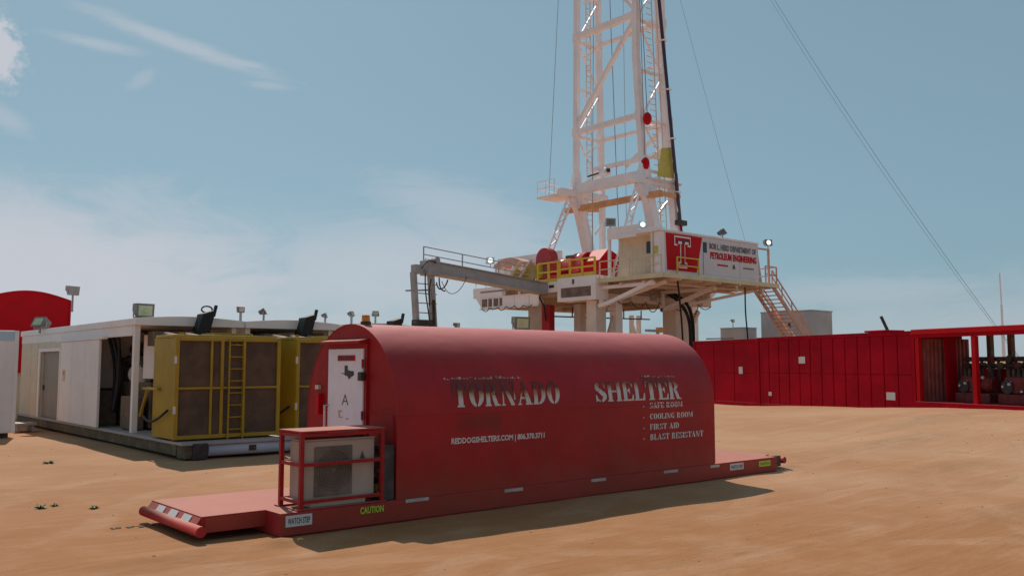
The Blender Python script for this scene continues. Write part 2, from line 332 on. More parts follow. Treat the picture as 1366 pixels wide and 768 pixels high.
# ------------------------------------------------------------------ ground
def hash_noise(x, y):
    from mathutils import noise as mn
    return mn.noise(Vector((x, y, 0.3)))
def gh(x, y):
    """ground height in metres"""
    # fall of the pad towards the long row of red containers
    tt = max(0, min(1, (x - 19) / 13.5)); k = tt * tt * (3 - 2 * tt)
    s = max(0, min(1, (26.5 - y) / 18)); r = k * 0.62 * s
    d = math.hypot(x, y); f = max(0.0, min(1.0, (d - 2) / 3))
    amp = (0.016 if 3 < x < 16 and 8.6 < y < 12.8 else 0.035) if d < 40 else 0.015
    z = r + amp * f * (hash_noise(x * 0.35, y * 0.35) * 1.0 + 0.35 * hash_noise(x * 1.3, y * 1.3)) - 0.012
    # wind-blown sand against the skid of the shelter
    for (cx, cy, rx, ry, h) in ((4.62, 9.55, 0.30, 0.16, 0.07), (6.7, 8.75, 0.8, 0.18, 0.035), (5.3, 9.6, 0.5, 0.12, 0.03), (12.0, 9.6, 1.8, 0.2, 0.02), (8.6, 9.68, 2.4, 0.12, 0.015),
                                (15.6, 10.1, 0.6, 0.3, 0.06), (3.4, 9.6, 0.9, 0.35, 0.05), (7.4, 9.72, 0.9, 0.10, 0.02), (10.4, 9.74, 1.3, 0.12, 0.02), (13.9, 9.72, 0.8, 0.14, 0.03), (18.5, 8.3, 2.2, .7, .09), (22, 11.4, 3.5, .8, .12), (13.2, 5.4, 2.0, .5, .05), (1.2, 7.6, 1.4, .5, .05), (27, 13.0, 4, 1.0, .14), (1.5, 16.5, 2.5, .8, .08), (32.6, 15.0, 1.2, 4.5, 0.06), (35.2, 23, 1.0, 4.0, 0.10)):
        q = ((x - cx) / rx) ** 2 + ((y - cy) / ry) ** 2
        if q < 4: z += h * math.exp(-q * 1.6)
    return z
def axis(lo, hi, c0, c1, fine):
    xs = []; x = c0
    while x < c1: xs.append(x); x += fine
    st = fine
    while x < hi: xs.append(x); st *= 1.09; x += st
    xs.append(hi); st = fine; x = c0 - fine
    low = []
    while x > lo: low.append(x); st *= 1.09; x -= st
    low.append(lo); return low[::-1] + xs
xs = axis(-2500, 3500, -2, 17, 0.09); ys = axis(-2500, 3500, 1, 14, 0.09)
gm = M(); nx = len(xs)
gm.v = [Vector((x, y, gh(x, y) if abs(x) < 300 and abs(y) < 300 else -0.012)) for y in ys for x in xs]
gm.f = [(j * nx + i, j * nx + i + 1, (j + 1) * nx + i + 1, (j + 1) * nx + i) for j in range(len(ys) - 1) for i in range(nx - 1)]; gm.sm = [True] * len(gm.f)
m, t, bs = nodes('desert_sand')
big = tex(t, 0.16, 5, (1, 1, 1), 0.55); med = tex(t, 1.1, 7, (1, 1, 1), 0.65); fine = tex(t, 22, 5, (1, 1, 1), 0.7); grain = tex(t, 140, 3, (1, 1, 1), 0.7)
trk = tex(t, 2.6, 6, (0.16, 1.4, 1), 0.6, rot=(0, 0, R(-8))); trk2 = tex(t, 2.2, 6, (0.12, 1.5, 1), 0.6, rot=(0, 0, R(-52)), loc=(4, 7, 0))
c = mix(t, rng(t, big, 0.35, 0.65), (0.42, 0.215, 0.112), (0.48, 0.262, 0.150))
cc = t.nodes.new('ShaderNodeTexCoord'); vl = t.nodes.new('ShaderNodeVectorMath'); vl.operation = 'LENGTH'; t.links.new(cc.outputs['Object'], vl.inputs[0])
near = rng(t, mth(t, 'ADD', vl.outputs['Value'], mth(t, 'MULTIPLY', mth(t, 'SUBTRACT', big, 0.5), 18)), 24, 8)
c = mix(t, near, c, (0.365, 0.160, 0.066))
c = mix(t, rng(t, med, 0.45, 0.75, 0, 0.38), c, (0.52, 0.300, 0.180))
def circ(a, b, c_):
    (x1, y1), (x2, y2), (x3, y3) = a, b, c_
    d = 2 * (x1 * (y2 - y3) + x2 * (y3 - y1) + x3 * (y1 - y2))
    ux = ((x1 * x1 + y1 * y1) * (y2 - y3) + (x2 * x2 + y2 * y2) * (y3 - y1) + (x3 * x3 + y3 * y3) * (y1 - y2)) / d
    uy = ((x1 * x1 + y1 * y1) * (x3 - x2) + (x2 * x2 + y2 * y2) * (x1 - x3) + (x3 * x3 + y3 * y3) * (x2 - x1)) / d
    return ux, uy, math.hypot(x1 - ux, y1 - uy)
tracks = None
wob = mth(t, 'MULTIPLY', mth(t, 'SUBTRACT', tex(t, 0.8, 4, loc=(1, 1, 0)), 0.5), 0.5)
for tri in (((17.4, 13.15), (26.5, 14.45), (37.2, 13.7)), ((16.4, 11.0), (23.5, 11.9), (30.3, 11.0)), ((5.3, 7.2), (8.2, 6.7), (15.8, 7.0)), ((2.6, 12.7), (5.4, 16.1), (8.7, 17.6)), ((0.5, 9.5), (3.2, 8.1), (7.5, 5.6)), ((14.0, 5.0), (20.5, 8.5), (31.0, 8.6))):
    ux, uy, rr = circ(*tri)
    sb = t.nodes.new('ShaderNodeVectorMath'); sb.operation = 'DISTANCE'; t.links.new(cc.outputs['Object'], sb.inputs[0]); sb.inputs[1].default_value = (ux, uy, 0)
    d_ = mth(t, 'SUBTRACT', mth(t, 'ABSOLUTE', mth(t, 'SUBTRACT', mth(t, 'ADD', sb.outputs['Value'], wob), rr)), 0.92)
    k_ = rng(t, mth(t, 'ABSOLUTE', d_), 0.26, 0.12)
    tracks = k_ if tracks is None else mth(t, 'MAXIMUM', tracks, k_)
tracks = mth(t, 'MULTIPLY', tracks, rng(t, tex(t, 0.5, 5, loc=(6, 3, 0)), 0.38, 0.6))
c = mix(t, mth(t, 'MULTIPLY', tracks, 0.25), c, (0.53, 0.32, 0.20))
c = mix(t, rng(t, trk, 0.50, 0.78, 0, 0.26), c, (0.35, 0.165, 0.085))
c = mix(t, rng(t, trk2, 0.50, 0.80, 0, 0.25), c, (0.56, 0.35, 0.24))
c = mix(t, rng(t, tex(t, 0.55, 8, (1, 1, 1), 0.7, loc=(9, 2, 0)), 0.60, 0.72, 0, 0.30), c, (0.20, 0.16, 0.08))
c = mix(t, rng(t, fine, 0.5, 0.8, 0, 0.35), c, (0.24, 0.13, 0.07))
c = mix(t, rng(t, grain, 0.62, 0.75, 0, 0.3), c, (0.22, 0.12, 0.07))
t.links.new(c, bs.inputs['Base Color']); bs.inputs['Roughness'].default_value = 0.95; bs.inputs['Specular IOR Level'].default_value = 0.15
hh = mth(t, 'ADD', mth(t, 'ADD', mth(t, 'MULTIPLY', med, 1.6), mth(t, 'MULTIPLY', fine, 0.35)), mth(t, 'ADD', mth(t, 'MULTIPLY', trk, 1.2), mth(t, 'ADD', mth(t, 'MULTIPLY', trk2, 1.0), mth(t, 'MULTIPLY', mth(t, 'SUBTRACT', mth(t, 'MULTIPLY', tex(t, 9, 3, loc=(2, 2, 0)), tracks), mth(t, 'MULTIPLY', tracks, 1.0)), 0.9))))
bump(t, bs, hh, 0.55, 0.035)
MSAND = m
g = gm.build('ground', MSAND); g['kind'] = 'structure'
# low earth bank far behind the pump shed
bk = M(); n = 60; pts = []
for i in range(n + 1):
    u = i / n; px_, py_ = 76 + 64 * u, 53 - 54 * u; h = 4.0 * (0.55 + 0.45 * math.sin(u * 9) * math.sin(u * 3.1)) * math.sin(math.pi * min(1, u * 1.02 + 0.01)) ** 0.5
    pts.append((px_, py_, h + 0.25 * hash_noise(i * 0.6, 3)))
for (x, y, h) in pts: bk.v += [Vector((x - 7, y - 4, -0.1)), Vector((x - 2.4, y - 1.4, h * 0.85)), Vector((x, y, h)), Vector((x + 7, y + 4, -0.1))]
for i in range(n):
    for k in range(3): bk.f.append((i * 4 + k, i * 4 + k + 1, i * 4 + k + 5, i * 4 + k + 4)); bk.sm.append(True)
o = bk.build('earth_bank', MSAND); o['kind'] = 'structure'

# ------------------------------------------------------------------ stencil lettering (drawn as outlines)
def arc(cx, cy, rx, ry, a0, a1, n=10):
    return [(cx + rx * math.cos(R(a0 + (a1 - a0) * i / n)), cy + ry * math.sin(R(a0 + (a1 - a0) * i / n))) for i in range(n + 1)]
def cres(cx, cy, rx, ry, ix, iy, side, gap=0.035):
    g_ = math.degrees(math.asin(min(0.9, gap / rx))); g2 = math.degrees(math.asin(min(0.9, gap / ix)))
    if side == 'L': return arc(cx, cy, rx, ry, 90 + g_, 270 - g_) + arc(cx, cy, ix, iy, 270 - g2, 90 + g2)
    return arc(cx, cy, rx, ry, -90 + g_, 90 - g_) + arc(cx, cy, ix, iy, 90 - g2, -90 + g2)
def rc(x0, y0, x1, y1): return [(x0, y0), (x1, y0), (x1, y1), (x0, y1)]
def stem(x, w=0.25, y0=0, y1=1, e=0.06): return [rc(x, y0, x + w, y1), rc(x - e, y0, x, y0 + .07), rc(x + w, y0, x + w + e, y0 + .07), rc(x - e, y1 - .07, x, y1), rc(x + w, y1 - .07, x + w + e, y1)]
GL = {
 'T': (0.86, [rc(.29, 0, .57, 1), rc(.22, 0, .29, .07), rc(.57, 0, .64, .07), [(0, 1), (0, .66), (.05, .66), (.12, .90), (.25, .92), (.25, 1)], [(.86, 1), (.61, 1), (.61, .92), (.74, .90), (.81, .66), (.86, .66)]]),
 'O': (0.88, [cres(.44, .5, .44, .51, .15, .42, 'L'), cres(.44, .5, .44, .51, .15, .42, 'R')]),
 'D': (0.88, stem(.05, .25) + [cres(.36, .5, .50, .5, .22, .41, 'R', .02)]),
 'R': (0.92, stem(.05, .25) + [cres(.36, .74, .38, .26, .12, .18, 'R', .01), [(.38, .47), (.60, .49), (.78, .08), (.92, .05), (.92, 0), (.56, 0)]]),
 'N': (0.95, [[(.0, 1), (.30, 1), (.84, 0), (.60, 0), (.08, .93), (0, .93)], rc(.07, 0, .15, .78), rc(0, 0, .24, .06), rc(.80, .24, .88, 1), rc(.70, .94, .96, 1)]),
 'A': (0.95, [[(.08, .06), (.16, .06), (.40, .70), (.36, .82)], [(.33, 1), (.50, 1), (.88, .06), (.56, .06)], rc(.24, .26, .46, .34), rc(0, 0, .26, .06), rc(.50, 0, .95, .06)]),
 'S': (0.74, [cres(.36, .74, .36, .27, .10, .16, 'L', .03), cres(.38, .27, .36, .28, .10, .17, 'R', .03), [(.06, .62), (.30, .70), (.70, .38), (.44, .28)], [(.42, 1.0), (.62, .94), (.70, 1), (.70, .68), (.64, .68), (.52, .88), (.42, .92)], [(.32, 0), (.12, .06), (.02, 0), (.02, .34), (.08, .34), (.18, .12), (.32, .08)]]),
 'H': (0.98, stem(.05, .25) + stem(.66, .25) + [rc(.33, .46, .46, .55), rc(.50, .46, .63, .55)]),
 'E': (0.76, stem(.05, .25) + [[(.34, 1), (.74, 1), (.74, .70), (.68, .70), (.58, .91), (.34, .92)], [(.34, .46), (.46, .46), (.46, .36), (.52, .36), (.52, .66), (.46, .66), (.46, .55), (.34, .55)], [(.34, 0), (.76, 0), (.76, .32), (.70, .32), (.60, .09), (.34, .08)]]),
 'F': (0.72, stem(.05, .25) + [[(.34, 1), (.72, 1), (.72, .70), (.66, .70), (.56, .91), (.34, .92)], [(.34, .46), (.46, .46), (.46, .36), (.52, .36), (.52, .66), (.46, .66), (.46, .55), (.34, .55)]]),
 'L': (0.74, stem(.05, .25) + [[(.34, 0), (.74, 0), (.74, .38), (.68, .38), (.58, .09), (.34, .08)]]),
 'M': (1.14, [rc(.07, 0, .15, .9), rc(0, 0, .24, .06), [(0, 1), (.28, 1), (.58, .25), (.50, .05), (.10, .94), (0, .94)], [(.60, .30), (.82, 1), (.86, 1), (.86, .80), (.62, .10)]] + [rc(.82, 0, 1.08, 1), rc(.76, 0, 1.14, .06)]),
 'C': (0.80, [cres(.44, .5, .44, .51, .15, .42, 'L', .03), [(.46, 1), (.62, .95), (.74, 1), (.76, .64), (.70, .64), (.60, .88), (.46, .92)], [(.46, 0), (.70, .06), (.80, .34), (.73, .34), (.62, .12), (.46, .08)]]),
 'G': (0.86, [cres(.44, .5, .44, .51, .15, .42, 'L', .03), [(.46, 1), (.62, .95), (.74, 1), (.76, .66), (.70, .66), (.60, .88), (.46, .92)], rc(.52, 0, .78, .42), rc(.46, .38, .86, .44)]),
 'I': (0.37, stem(.06, .25)),
 'B': (0.84, stem(.05, .25) + [cres(.36, .75, .36, .25, .12, .16, 'R', .01), cres(.36, .26, .44, .26, .18, .17, 'R', .01)]),
 ' ': (0.42, [])}
def stencil(txt):
    """outlines of a line of stencil letters, one unit high; returns polygons and total width"""
    x = 0; out_ = []
    for ch in txt:
        w, ps = GL[ch]
        for p in ps: out_.append([(a + x, b) for a, b in p])
        x += w + 0.08
    return out_, x - 0.08
def flat_mesh(polys, fn, cut=None):
    """triangulate outlines, slice them at the given heights, bend them with fn"""
    bm = bmesh.new()
    for p in polys:
        bm.faces.new([bm.verts.new((a, b, 0)) for a, b in p])
    bmesh.ops.triangulate(bm, faces=bm.faces[:])
    for hgt in (cut or []):
        bmesh.ops.bisect_plane(bm, geom=bm.verts[:] + bm.edges[:] + bm.faces[:], plane_co=(0, hgt, 0), plane_no=(0, 1, 0))
    bm.normal_update(); bm.verts.index_update()
    vs = [v.co.copy() for v in bm.verts]; fs = []
    for f in bm.faces: fs.append(tuple(v.index for v in (f.verts if f.normal.z > 0 else reversed(f.verts))))
    bm.free(); return [Vector(fn(v.x, v.y)) for v in vs], fs

# ------------------------------------------------------------------ the tornado shelter
BX0, BX1, BY0, BY1 = 6.40, 13.03, 9.87, 12.33
CYc, RAD, SZ = (BY0 + BY1) / 2, (BY1 - BY0) / 2, 1.34
sh = thing('tornado_shelter', 'dark red arched steel shelter on a skid with TORNADO SHELTER lettering and white end door', 'shelter', (6.40, 11.10, 0))
def shelter_profile(r=0.0, n=30):
    p = [(BY0 - r, 0.27)]
    for i in range(n + 1):
        a = math.pi - math.pi * i / n; p.append((CYc + (RAD + r) * math.cos(a), SZ + (RAD + r) * math.sin(a)))
    return p + [(BY1 + r, 0.27)]
pf = shelter_profile(); pin = shelter_profile(-0.012)
b = M(); k = len(pf)
xsn = [BX0 + (BX1 - BX0) * i / 11 for i in range(12)]
for x in xsn: b.v += [Vector((x, y, z)) for y, z in pf]
for j in range(11):
    for i in range(k - 1):
        b.f.append((j * k + i, (j + 1) * k + i, (j + 1) * k + i + 1, j * k + i + 1)[::-1]); b.sm.append(0 < i < k - 2)
# turned-in rims at both ends
for x, sgn in ((BX0, 1), (BX1, -1)):
    o_ = len(b.v); b.v += [Vector((x, y, z)) for y, z in pf] + [Vector((x, y, z)) for y, z in pin] + [Vector((x + sgn * 0.05, y, z)) for y, z in pin]
    for i in range(k - 1):
        q = (o_ + i, o_ + i + 1, o_ + k + i + 1, o_ + k + i); r_ = (o_ + k + i, o_ + k + i + 1, o_ + 2 * k + i + 1, o_ + 2 * k + i)
        b.f += [q if sgn > 0 else q[::-1], r_ if sgn > 0 else r_[::-1]]; b.sm += [False, False]
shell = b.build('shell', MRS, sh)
for x, nm in ((BX0 + 0.006, 'end_wall'), (BX1 - 0.026, 'end_wall')):
    M().prism([(x, y, z) for y, z in shelter_profile(-0.013)], (0.02, 0, 0)).build(nm, MR, sh)
# weld seam strips along the spring line
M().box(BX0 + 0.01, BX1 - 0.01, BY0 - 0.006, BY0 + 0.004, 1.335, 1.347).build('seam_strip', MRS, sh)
# skid with deck ends
sk = M().prism([(4.80, 9.86, 0.0), (14.86, 9.86, 0.0), (14.86, 12.34, 0.0), (6.30, 12.34, 0.0), (6.30, 11.93, 0.0), (4.80, 11.93, 0.0)], (0, 0, 0.265))
sk.build('skid', MRD, sh)
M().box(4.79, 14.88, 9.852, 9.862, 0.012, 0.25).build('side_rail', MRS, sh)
M().prism([(4.02, 10.26, 0.265), (4.80, 10.26, 0.265), (4.80, 11.93, 0.265), (4.02, 11.93, 0.265)], (0, 0, -0.19)).build('front_deck', MRD, sh)
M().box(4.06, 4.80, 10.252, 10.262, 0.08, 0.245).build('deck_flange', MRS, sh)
M().prism([(4.02, 10.27, 0.255), (4.02, 10.27, 0.13), (3.95, 10.27, 0.16)], (0, 1.66, 0)).build('sloping_plate', MRD, sh)
for y in (10.50, 10.93, 11.36):
    s_ = M(); nrm = Vector((-0.095, 0, 0.07)).normalized() * 0.004
    s_.prism([Vector((4.012, y, 0.246)) + nrm, Vector((4.012, y + 0.25, 0.246)) + nrm, Vector((3.957, y + 0.25, 0.170)) + nrm, Vector((3.957, y, 0.170)) + nrm], nrm); s_.build('warning_stripe', MTXT, sh)
M().cyl((3.95, 10.08, 0.125), (3.95, 12.02, 0.125), 0.062, 20).build('front_tube', MRD, sh)
M().prism([(14.86, 10.1, 0.262), (15.22, 10.25, 0.262), (15.22, 11.95, 0.262), (14.86, 12.1, 0.262)], (0, 0, -0.17)).build('rear_deck', MRD, sh, bevel=0.01)
M().box(14.87, 15.20, 9.97, 10.08, 0.06, 0.262).build('rear_bracket', MDK, sh, bevel=0.01)
M().cyl((15.28, 9.94, 0.17), (15.28, 12.1, 0.17), 0.062, 18).build('rear_tube', MRD, sh)
# door in the end wall
dx = BX0 - 0.02
dr = M().box(dx - 0.03, dx + 0.04, 10.66, 11.62, 0.30, 2.22).build('door', MW, sh, bevel=0.006)
fr = M(); fr.box(dx - 0.01, dx + 0.05, 10.59, 10.655, 0.28, 2.29); fr.box(dx - 0.01, dx + 0.05, 11.625, 11.69, 0.28, 2.29); fr.box(dx - 0.01, dx + 0.05, 10.655, 11.625, 2.225, 2.29)
fr.build('door_frame', MR, sh)
M().prism([(dx + 0.05, 10.60, 2.36), (dx - 0.13, 10.60, 2.325), (dx - 0.13, 10.60, 2.285), (dx + 0.05, 10.60, 2.30)], (0, 1.10, 0)).build('door_canopy', MR, sh)
M().box(dx - 0.09, dx - 0.03, 10.60, 10.70, 1.78, 1.90).build('lock_box', MDK, dr, bevel=0.01)
M().tube([(dx - 0.03, 11.60, 1.10), (dx - 0.09, 11.60, 1.10), (dx - 0.09, 11.60, 1.42), (dx - 0.03, 11.60, 1.42)], 0.016).build('handle', MTXT, dr)
for z in (0.6, 1.25, 1.95): M().cyl((dx - 0.035, 10.655, z), (dx - 0.035, 10.655, z + 0.12), 0.016, 8).build('hinge', MR, dr)
M().box(dx - 0.036, dx - 0.031, 10.86, 11.34, 2.05, 2.13).build('warning_sticker', MBR, dr)
st = M(); random.seed(21); y_ = 11.32
while y_ > 10.90: w_ = random.uniform(.012, .04); st.box(dx - 0.0385, dx - 0.0365, y_ - w_, y_, 2.068, 2.112); y_ -= w_ + .012
st.build('sticker_marks', MDK, dr)
tx = [(0, .42), (.30, .42), (.30, .98), (.52, .98), (.52, .66), (.74, .58), (.96, .58), (1, .40), (.98, .26), (.80, .16), (.66, 0), (.60, .02), (.56, .16), (.46, .26), (.38, .22), (.28, .34), (.12, .38)]
lg = M().prism([(dx - 0.034, 11.25 - 0.36 * a, 1.80 + 0.19 * c_) for a, c_ in tx], (-0.002, 0, 0)); lg.build('state_emblem', MDK, dr)
pg = M(); pg.beam((dx - 0.033, 11.20, 1.44), (dx - 0.033, 11.12, 1.58), 0.018, 0.004, up=(1, 0, 0)); pg.beam((dx - 0.033, 11.04, 1.44), (dx - 0.033, 11.12, 1.58), 0.018, 0.004, up=(1, 0, 0)); pg.beam((dx - 0.033, 11.17, 1.49), (dx - 0.033, 11.07, 1.49), 0.016, 0.004, up=(1, 0, 0))
pg.build('exit_symbol', MGTX, dr)
st = M(); st.box(dx - .033, dx - .031, 11.26, 11.30, 1.26, 1.36); st.box(dx - .033, dx - .031, 11.18, 11.26, 1.26, 1.275); st.box(dx - .033, dx - .031, 11.20, 11.26, 1.34, 1.36); st.box(dx - .033, dx - .031, 11.02, 11.10, 1.24, 1.26); st.build('faint_mark', MPINK, dr)
# fittings on the end wall
M().box(dx - 0.05, dx + 0.05, 11.86, 11.98, 1.28, 1.58).build('alarm_box', MBR, sh, bevel=0.01)
M().box(dx - 0.02, dx + 0.05, 11.93, 12.03, 1.64, 1.70).build('alarm_label', MCRM, sh)
M().box(dx + 0.012, dx + 0.03, 9.95, 10.52, 0.29, 1.34).build('service_panel', MR, sh)
nk = M(); nk.box(dx - 0.16, dx, 9.90, 9.94, 0.28, 0.96); nk.box(dx - 0.16, dx, 10.46, 10.50, 0.28, 0.96); nk.box(dx - 0.16, dx, 9.94, 10.46, 0.92, 0.96); nk.box(dx - 0.012, dx - 0.006, 9.94, 10.46, 0.28, 0.92)
nk.build('valve_cabinet', MDK, sh)
M().box(dx - 0.14, dx - 0.02, 10.24, 10.44, 0.52, 0.90).build('junction_box', MGREY, sh, bevel=0.01)
M().cyl((dx - 0.10, 10.12, 0.30), (dx - 0.10, 10.12, 0.46), 0.06, 14).build('gas_bottle', MGLD, sh)
M().tube([(dx - 0.1, 10.0, 0.9), (dx - 0.1, 9.99, 0.6), (dx - 0.12, 10.05, 0.4), (dx - 0.1, 10.3, 0.35), (dx - 0.08, 10.4, 0.5)], 0.022).build('hose', MBLK, sh)
M().cyl((dx - 0.08, 10.02, 0.62), (dx - 0.08, 10.30, 0.62), 0.03, 10).build('pipe', MCR, sh)
# amber lamp on the roof
bc = M().cyl((6.55, 10.93, 2.545), (6.55, 10.93, 2.60), 0.075, 16).build('lamp_base', MDK, sh)
M().cyl((6.55, 10.93, 2.60), (6.55, 10.93, 2.69), 0.062, 16, 0.055).build('amber_lamp', MAMB, bc)
# lettering on the curved side
def wall_y(z, off=0.004):
    return BY0 - off if z <= SZ else CYc - math.sqrt(max(0, (RAD + off) ** 2 - (z - SZ) ** 2))
def side_word(name, txt, x0, x1, z0, h, mat, fn=None, slope=0.0):
    ps, wd = stencil(txt) if fn is None else fn(txt)
    kx = (x1 - x0) / wd; cut = [i / 10 for i in range(1, 10)]
    vs, fs = flat_mesh(ps, lambda a, c_: (x0 + a * kx, wall_y(z0 + c_ * h), z0 + c_ * h), cut)
    mm = M(); mm.add(vs, fs)
    return mm.build(name, mat, sh)
side_word('word_tornado', 'TORNADO', 7.31, 9.30, 1.42, 0.33, MWORN)
side_word('word_shelter', 'SHELTER', 10.06, 12.13, 1.42, 0.31, MWORN)
side_word('words_safe_room', 'SAFE ROOM', 11.31, 12.15, 1.285, 0.092, MTXT)
side_word('words_cooling_room', 'COOLING ROOM', 11.31, 12.42, 1.105, 0.092, MTXT)
side_word('words_first_aid', 'FIRST AID', 11.31, 12.05, 0.935, 0.092, MTXT)
side_word('words_blast_resistant', 'BLAST RESISTANT', 11.31, 12.70, 0.765, 0.098, MTXT)
for z in (1.31, 1.125, 0.955, 0.785): M().prism([(11.14, BY0 - 0.004, z), (11.17, BY0 - 0.004, z), (11.155, BY0 - 0.004, z + 0.03)], (0, -0.002, 0)).build('bullet_mark', MTXT, sh)
def font_line(name, txt, x0, x1, z0, h, mat, par=sh, bold=0.02):
    vs, fs = text_mesh(txt, bold=bold); mm = M(); w = x1 - x0
    mm.add([(x0 + v.x * w, wall_y(z0 + v.y * h), z0 + v.y * h) for v in vs], fs); return mm.build(name, mat, par)
font_line('web_and_phone_line', 'REDDOGSHELTERS.COM | 806.370.3711', 7.27, 8.97, 0.905, 0.105, MTXT, bold=0.035)
for x0_, x1_, z_, sd__ in ((7.20, 8.52, 1.79, 3), (11.20, 12.02, 1.785, 5)):
    random.seed(sd__); mm = M(); x_ = x0_
    while x_ < x1_:
        w_ = random.uniform(.015, .07); h_ = random.uniform(.012, .035); zt = z_ + random.uniform(0, .012)
        mm.add([(x_, wall_y(zt), zt), (x_ + w_, wall_y(zt), zt), (x_ + w_, wall_y(zt + h_), zt + h_), (x_, wall_y(zt + h_), zt + h_)], [(0, 1, 2, 3)]); x_ += w_ + random.uniform(.008, .03)
    mm.build('scraped_lettering', MFNT, sh)
for x, w in ((6.53, 0.36), (8.19, 0.34), (9.92, 0.32), (11.62, 0.36), (12.86, 0.26)):
    M().box(x, x + w, 9.846, 9.851, 0.205 if x > 8 else 0.225, 0.25 if x > 8 else 0.268).build('reflective_tag', MTAG, sh)
pl = M().box(4.86, 5.20, 9.844, 9.851, 0.105, 0.235).build('step_sign', MTXT, sh)
mm = M(); lay_text(mm, 'WATCH STEP', (4.885, 9.842, 0.135), (1, 0, 0), (0, 0, 1), 0.29, 0.07, 0.02); mm.build('sign_lettering', MDK, pl)
mm = M(); lay_text(mm, 'CAUTION', (5.86, 9.848, 0.15), (1, 0, 0), (0, 0, 1), 0.34, 0.085, 0.03); mm.build('caution_lettering', MLBL, sh)
pl = M().box(13.42, 13.82, 9.844, 9.851, 0.12, 0.235).build('step_sign', MTXT, sh)
mm = M(); lay_text(mm, 'WATCH STEP', (13.45, 9.842, 0.145), (1, 0, 0), (0, 0, 1), 0.34, 0.06, 0.02); mm.build('sign_lettering', MDK, pl)
pl = M().box(14.30, 14.66, 9.844, 9.851, 0.12, 0.22).build('caution_sign', MLBL, sh)
mm = M(); lay_text(mm, 'CAUTION', (14.33, 9.842, 0.145), (1, 0, 0), (0, 0, 1), 0.30, 0.05, 0.02); mm.build('sign_lettering', MSKID, pl)
# guard cage round the air conditioner
cg = M(); x0, x1, y0, y1, z0, z1 = 5.08, 6.20, 9.91, 10.44, 0.27, 1.18
for x in (x0, x1):
    for y in (y0, y1): cg.box(x - .025, x + .025, y - .025, y + .025, z0 + 0.012, z1)
for z in (0.36, 0.80, z1 - 0.03):
    for y in (y0, y1): cg.box(x0 + .026, x1 - .026, y - .020, y + .020, z - .020, z + .020)
    for x in (x0, x1): cg.box(x - .020, x + .020, y0 + .026, y1 - .026, z - .020, z + .020)
cage = cg.build('guard_cage', MCR, sh)
M().box(x0 - .03, x1 + .03, y0 - .03, y1 + .03, z1 + .001, z1 + .022).build('cage_lid', MRD, cage)
for y in (y0, y1): M().box(x0 - .06, x1 + .06, y - .05, y + .05, z0 - 0.003, z0 + 0.012).build('base_plate', MCR, cage)
M().box(5.52, 5.58, 10.425, 10.455, 0.82, 1.14).build('cage_bracket', MCR, cage)
ac = thing('air_conditioner', 'dusty beige air conditioner unit inside the red guard cage on the shelter deck', 'air conditioner', (5.65, 10.17, 0.30))
M().box(5.15, 6.13, 9.97, 10.36, 0.34, 1.07).build('casing', MAC, ac, bevel=0.015)
M().box(5.15, 6.13, 9.965, 10.365, 1.072, 1.09).build('casing_top', MAC, ac)
M().box(5.28, 5.80, 9.952, 9.968, 0.40, 1.00).build('fan_grille', MGR2, ac, bevel=0.02)
rg = M()
for i in range(6):
    a = 0.05 + i * 0.038; p_ = [(5.54 + a * math.cos(q), 9.946, 0.70 + a * math.sin(q)) for q in [2 * math.pi * j / 24 for j in range(25)]]; rg.tube(p_, 0.003, 5)
rg.build('fan_guard', MBRN, ac)
M().prism([(5.91, 9.968, 0.82), (5.99, 9.968, 0.82), (5.95, 9.968, 0.92)], (0, -0.003, 0)).build('warning_triangle', MSKID, ac)
M().box(5.26, 6.02, 10.0, 10.30, 0.272, 0.34).build('feet', MCRM, ac)
M().tube([(6.09, 10.2, 0.45), (6.16, 10.2, 0.44), (6.20, 10.22, 0.34), (6.28, 10.24, 0.33), (6.34, 10.22, 0.50)], 0.018).build('hose', MBLK, ac)

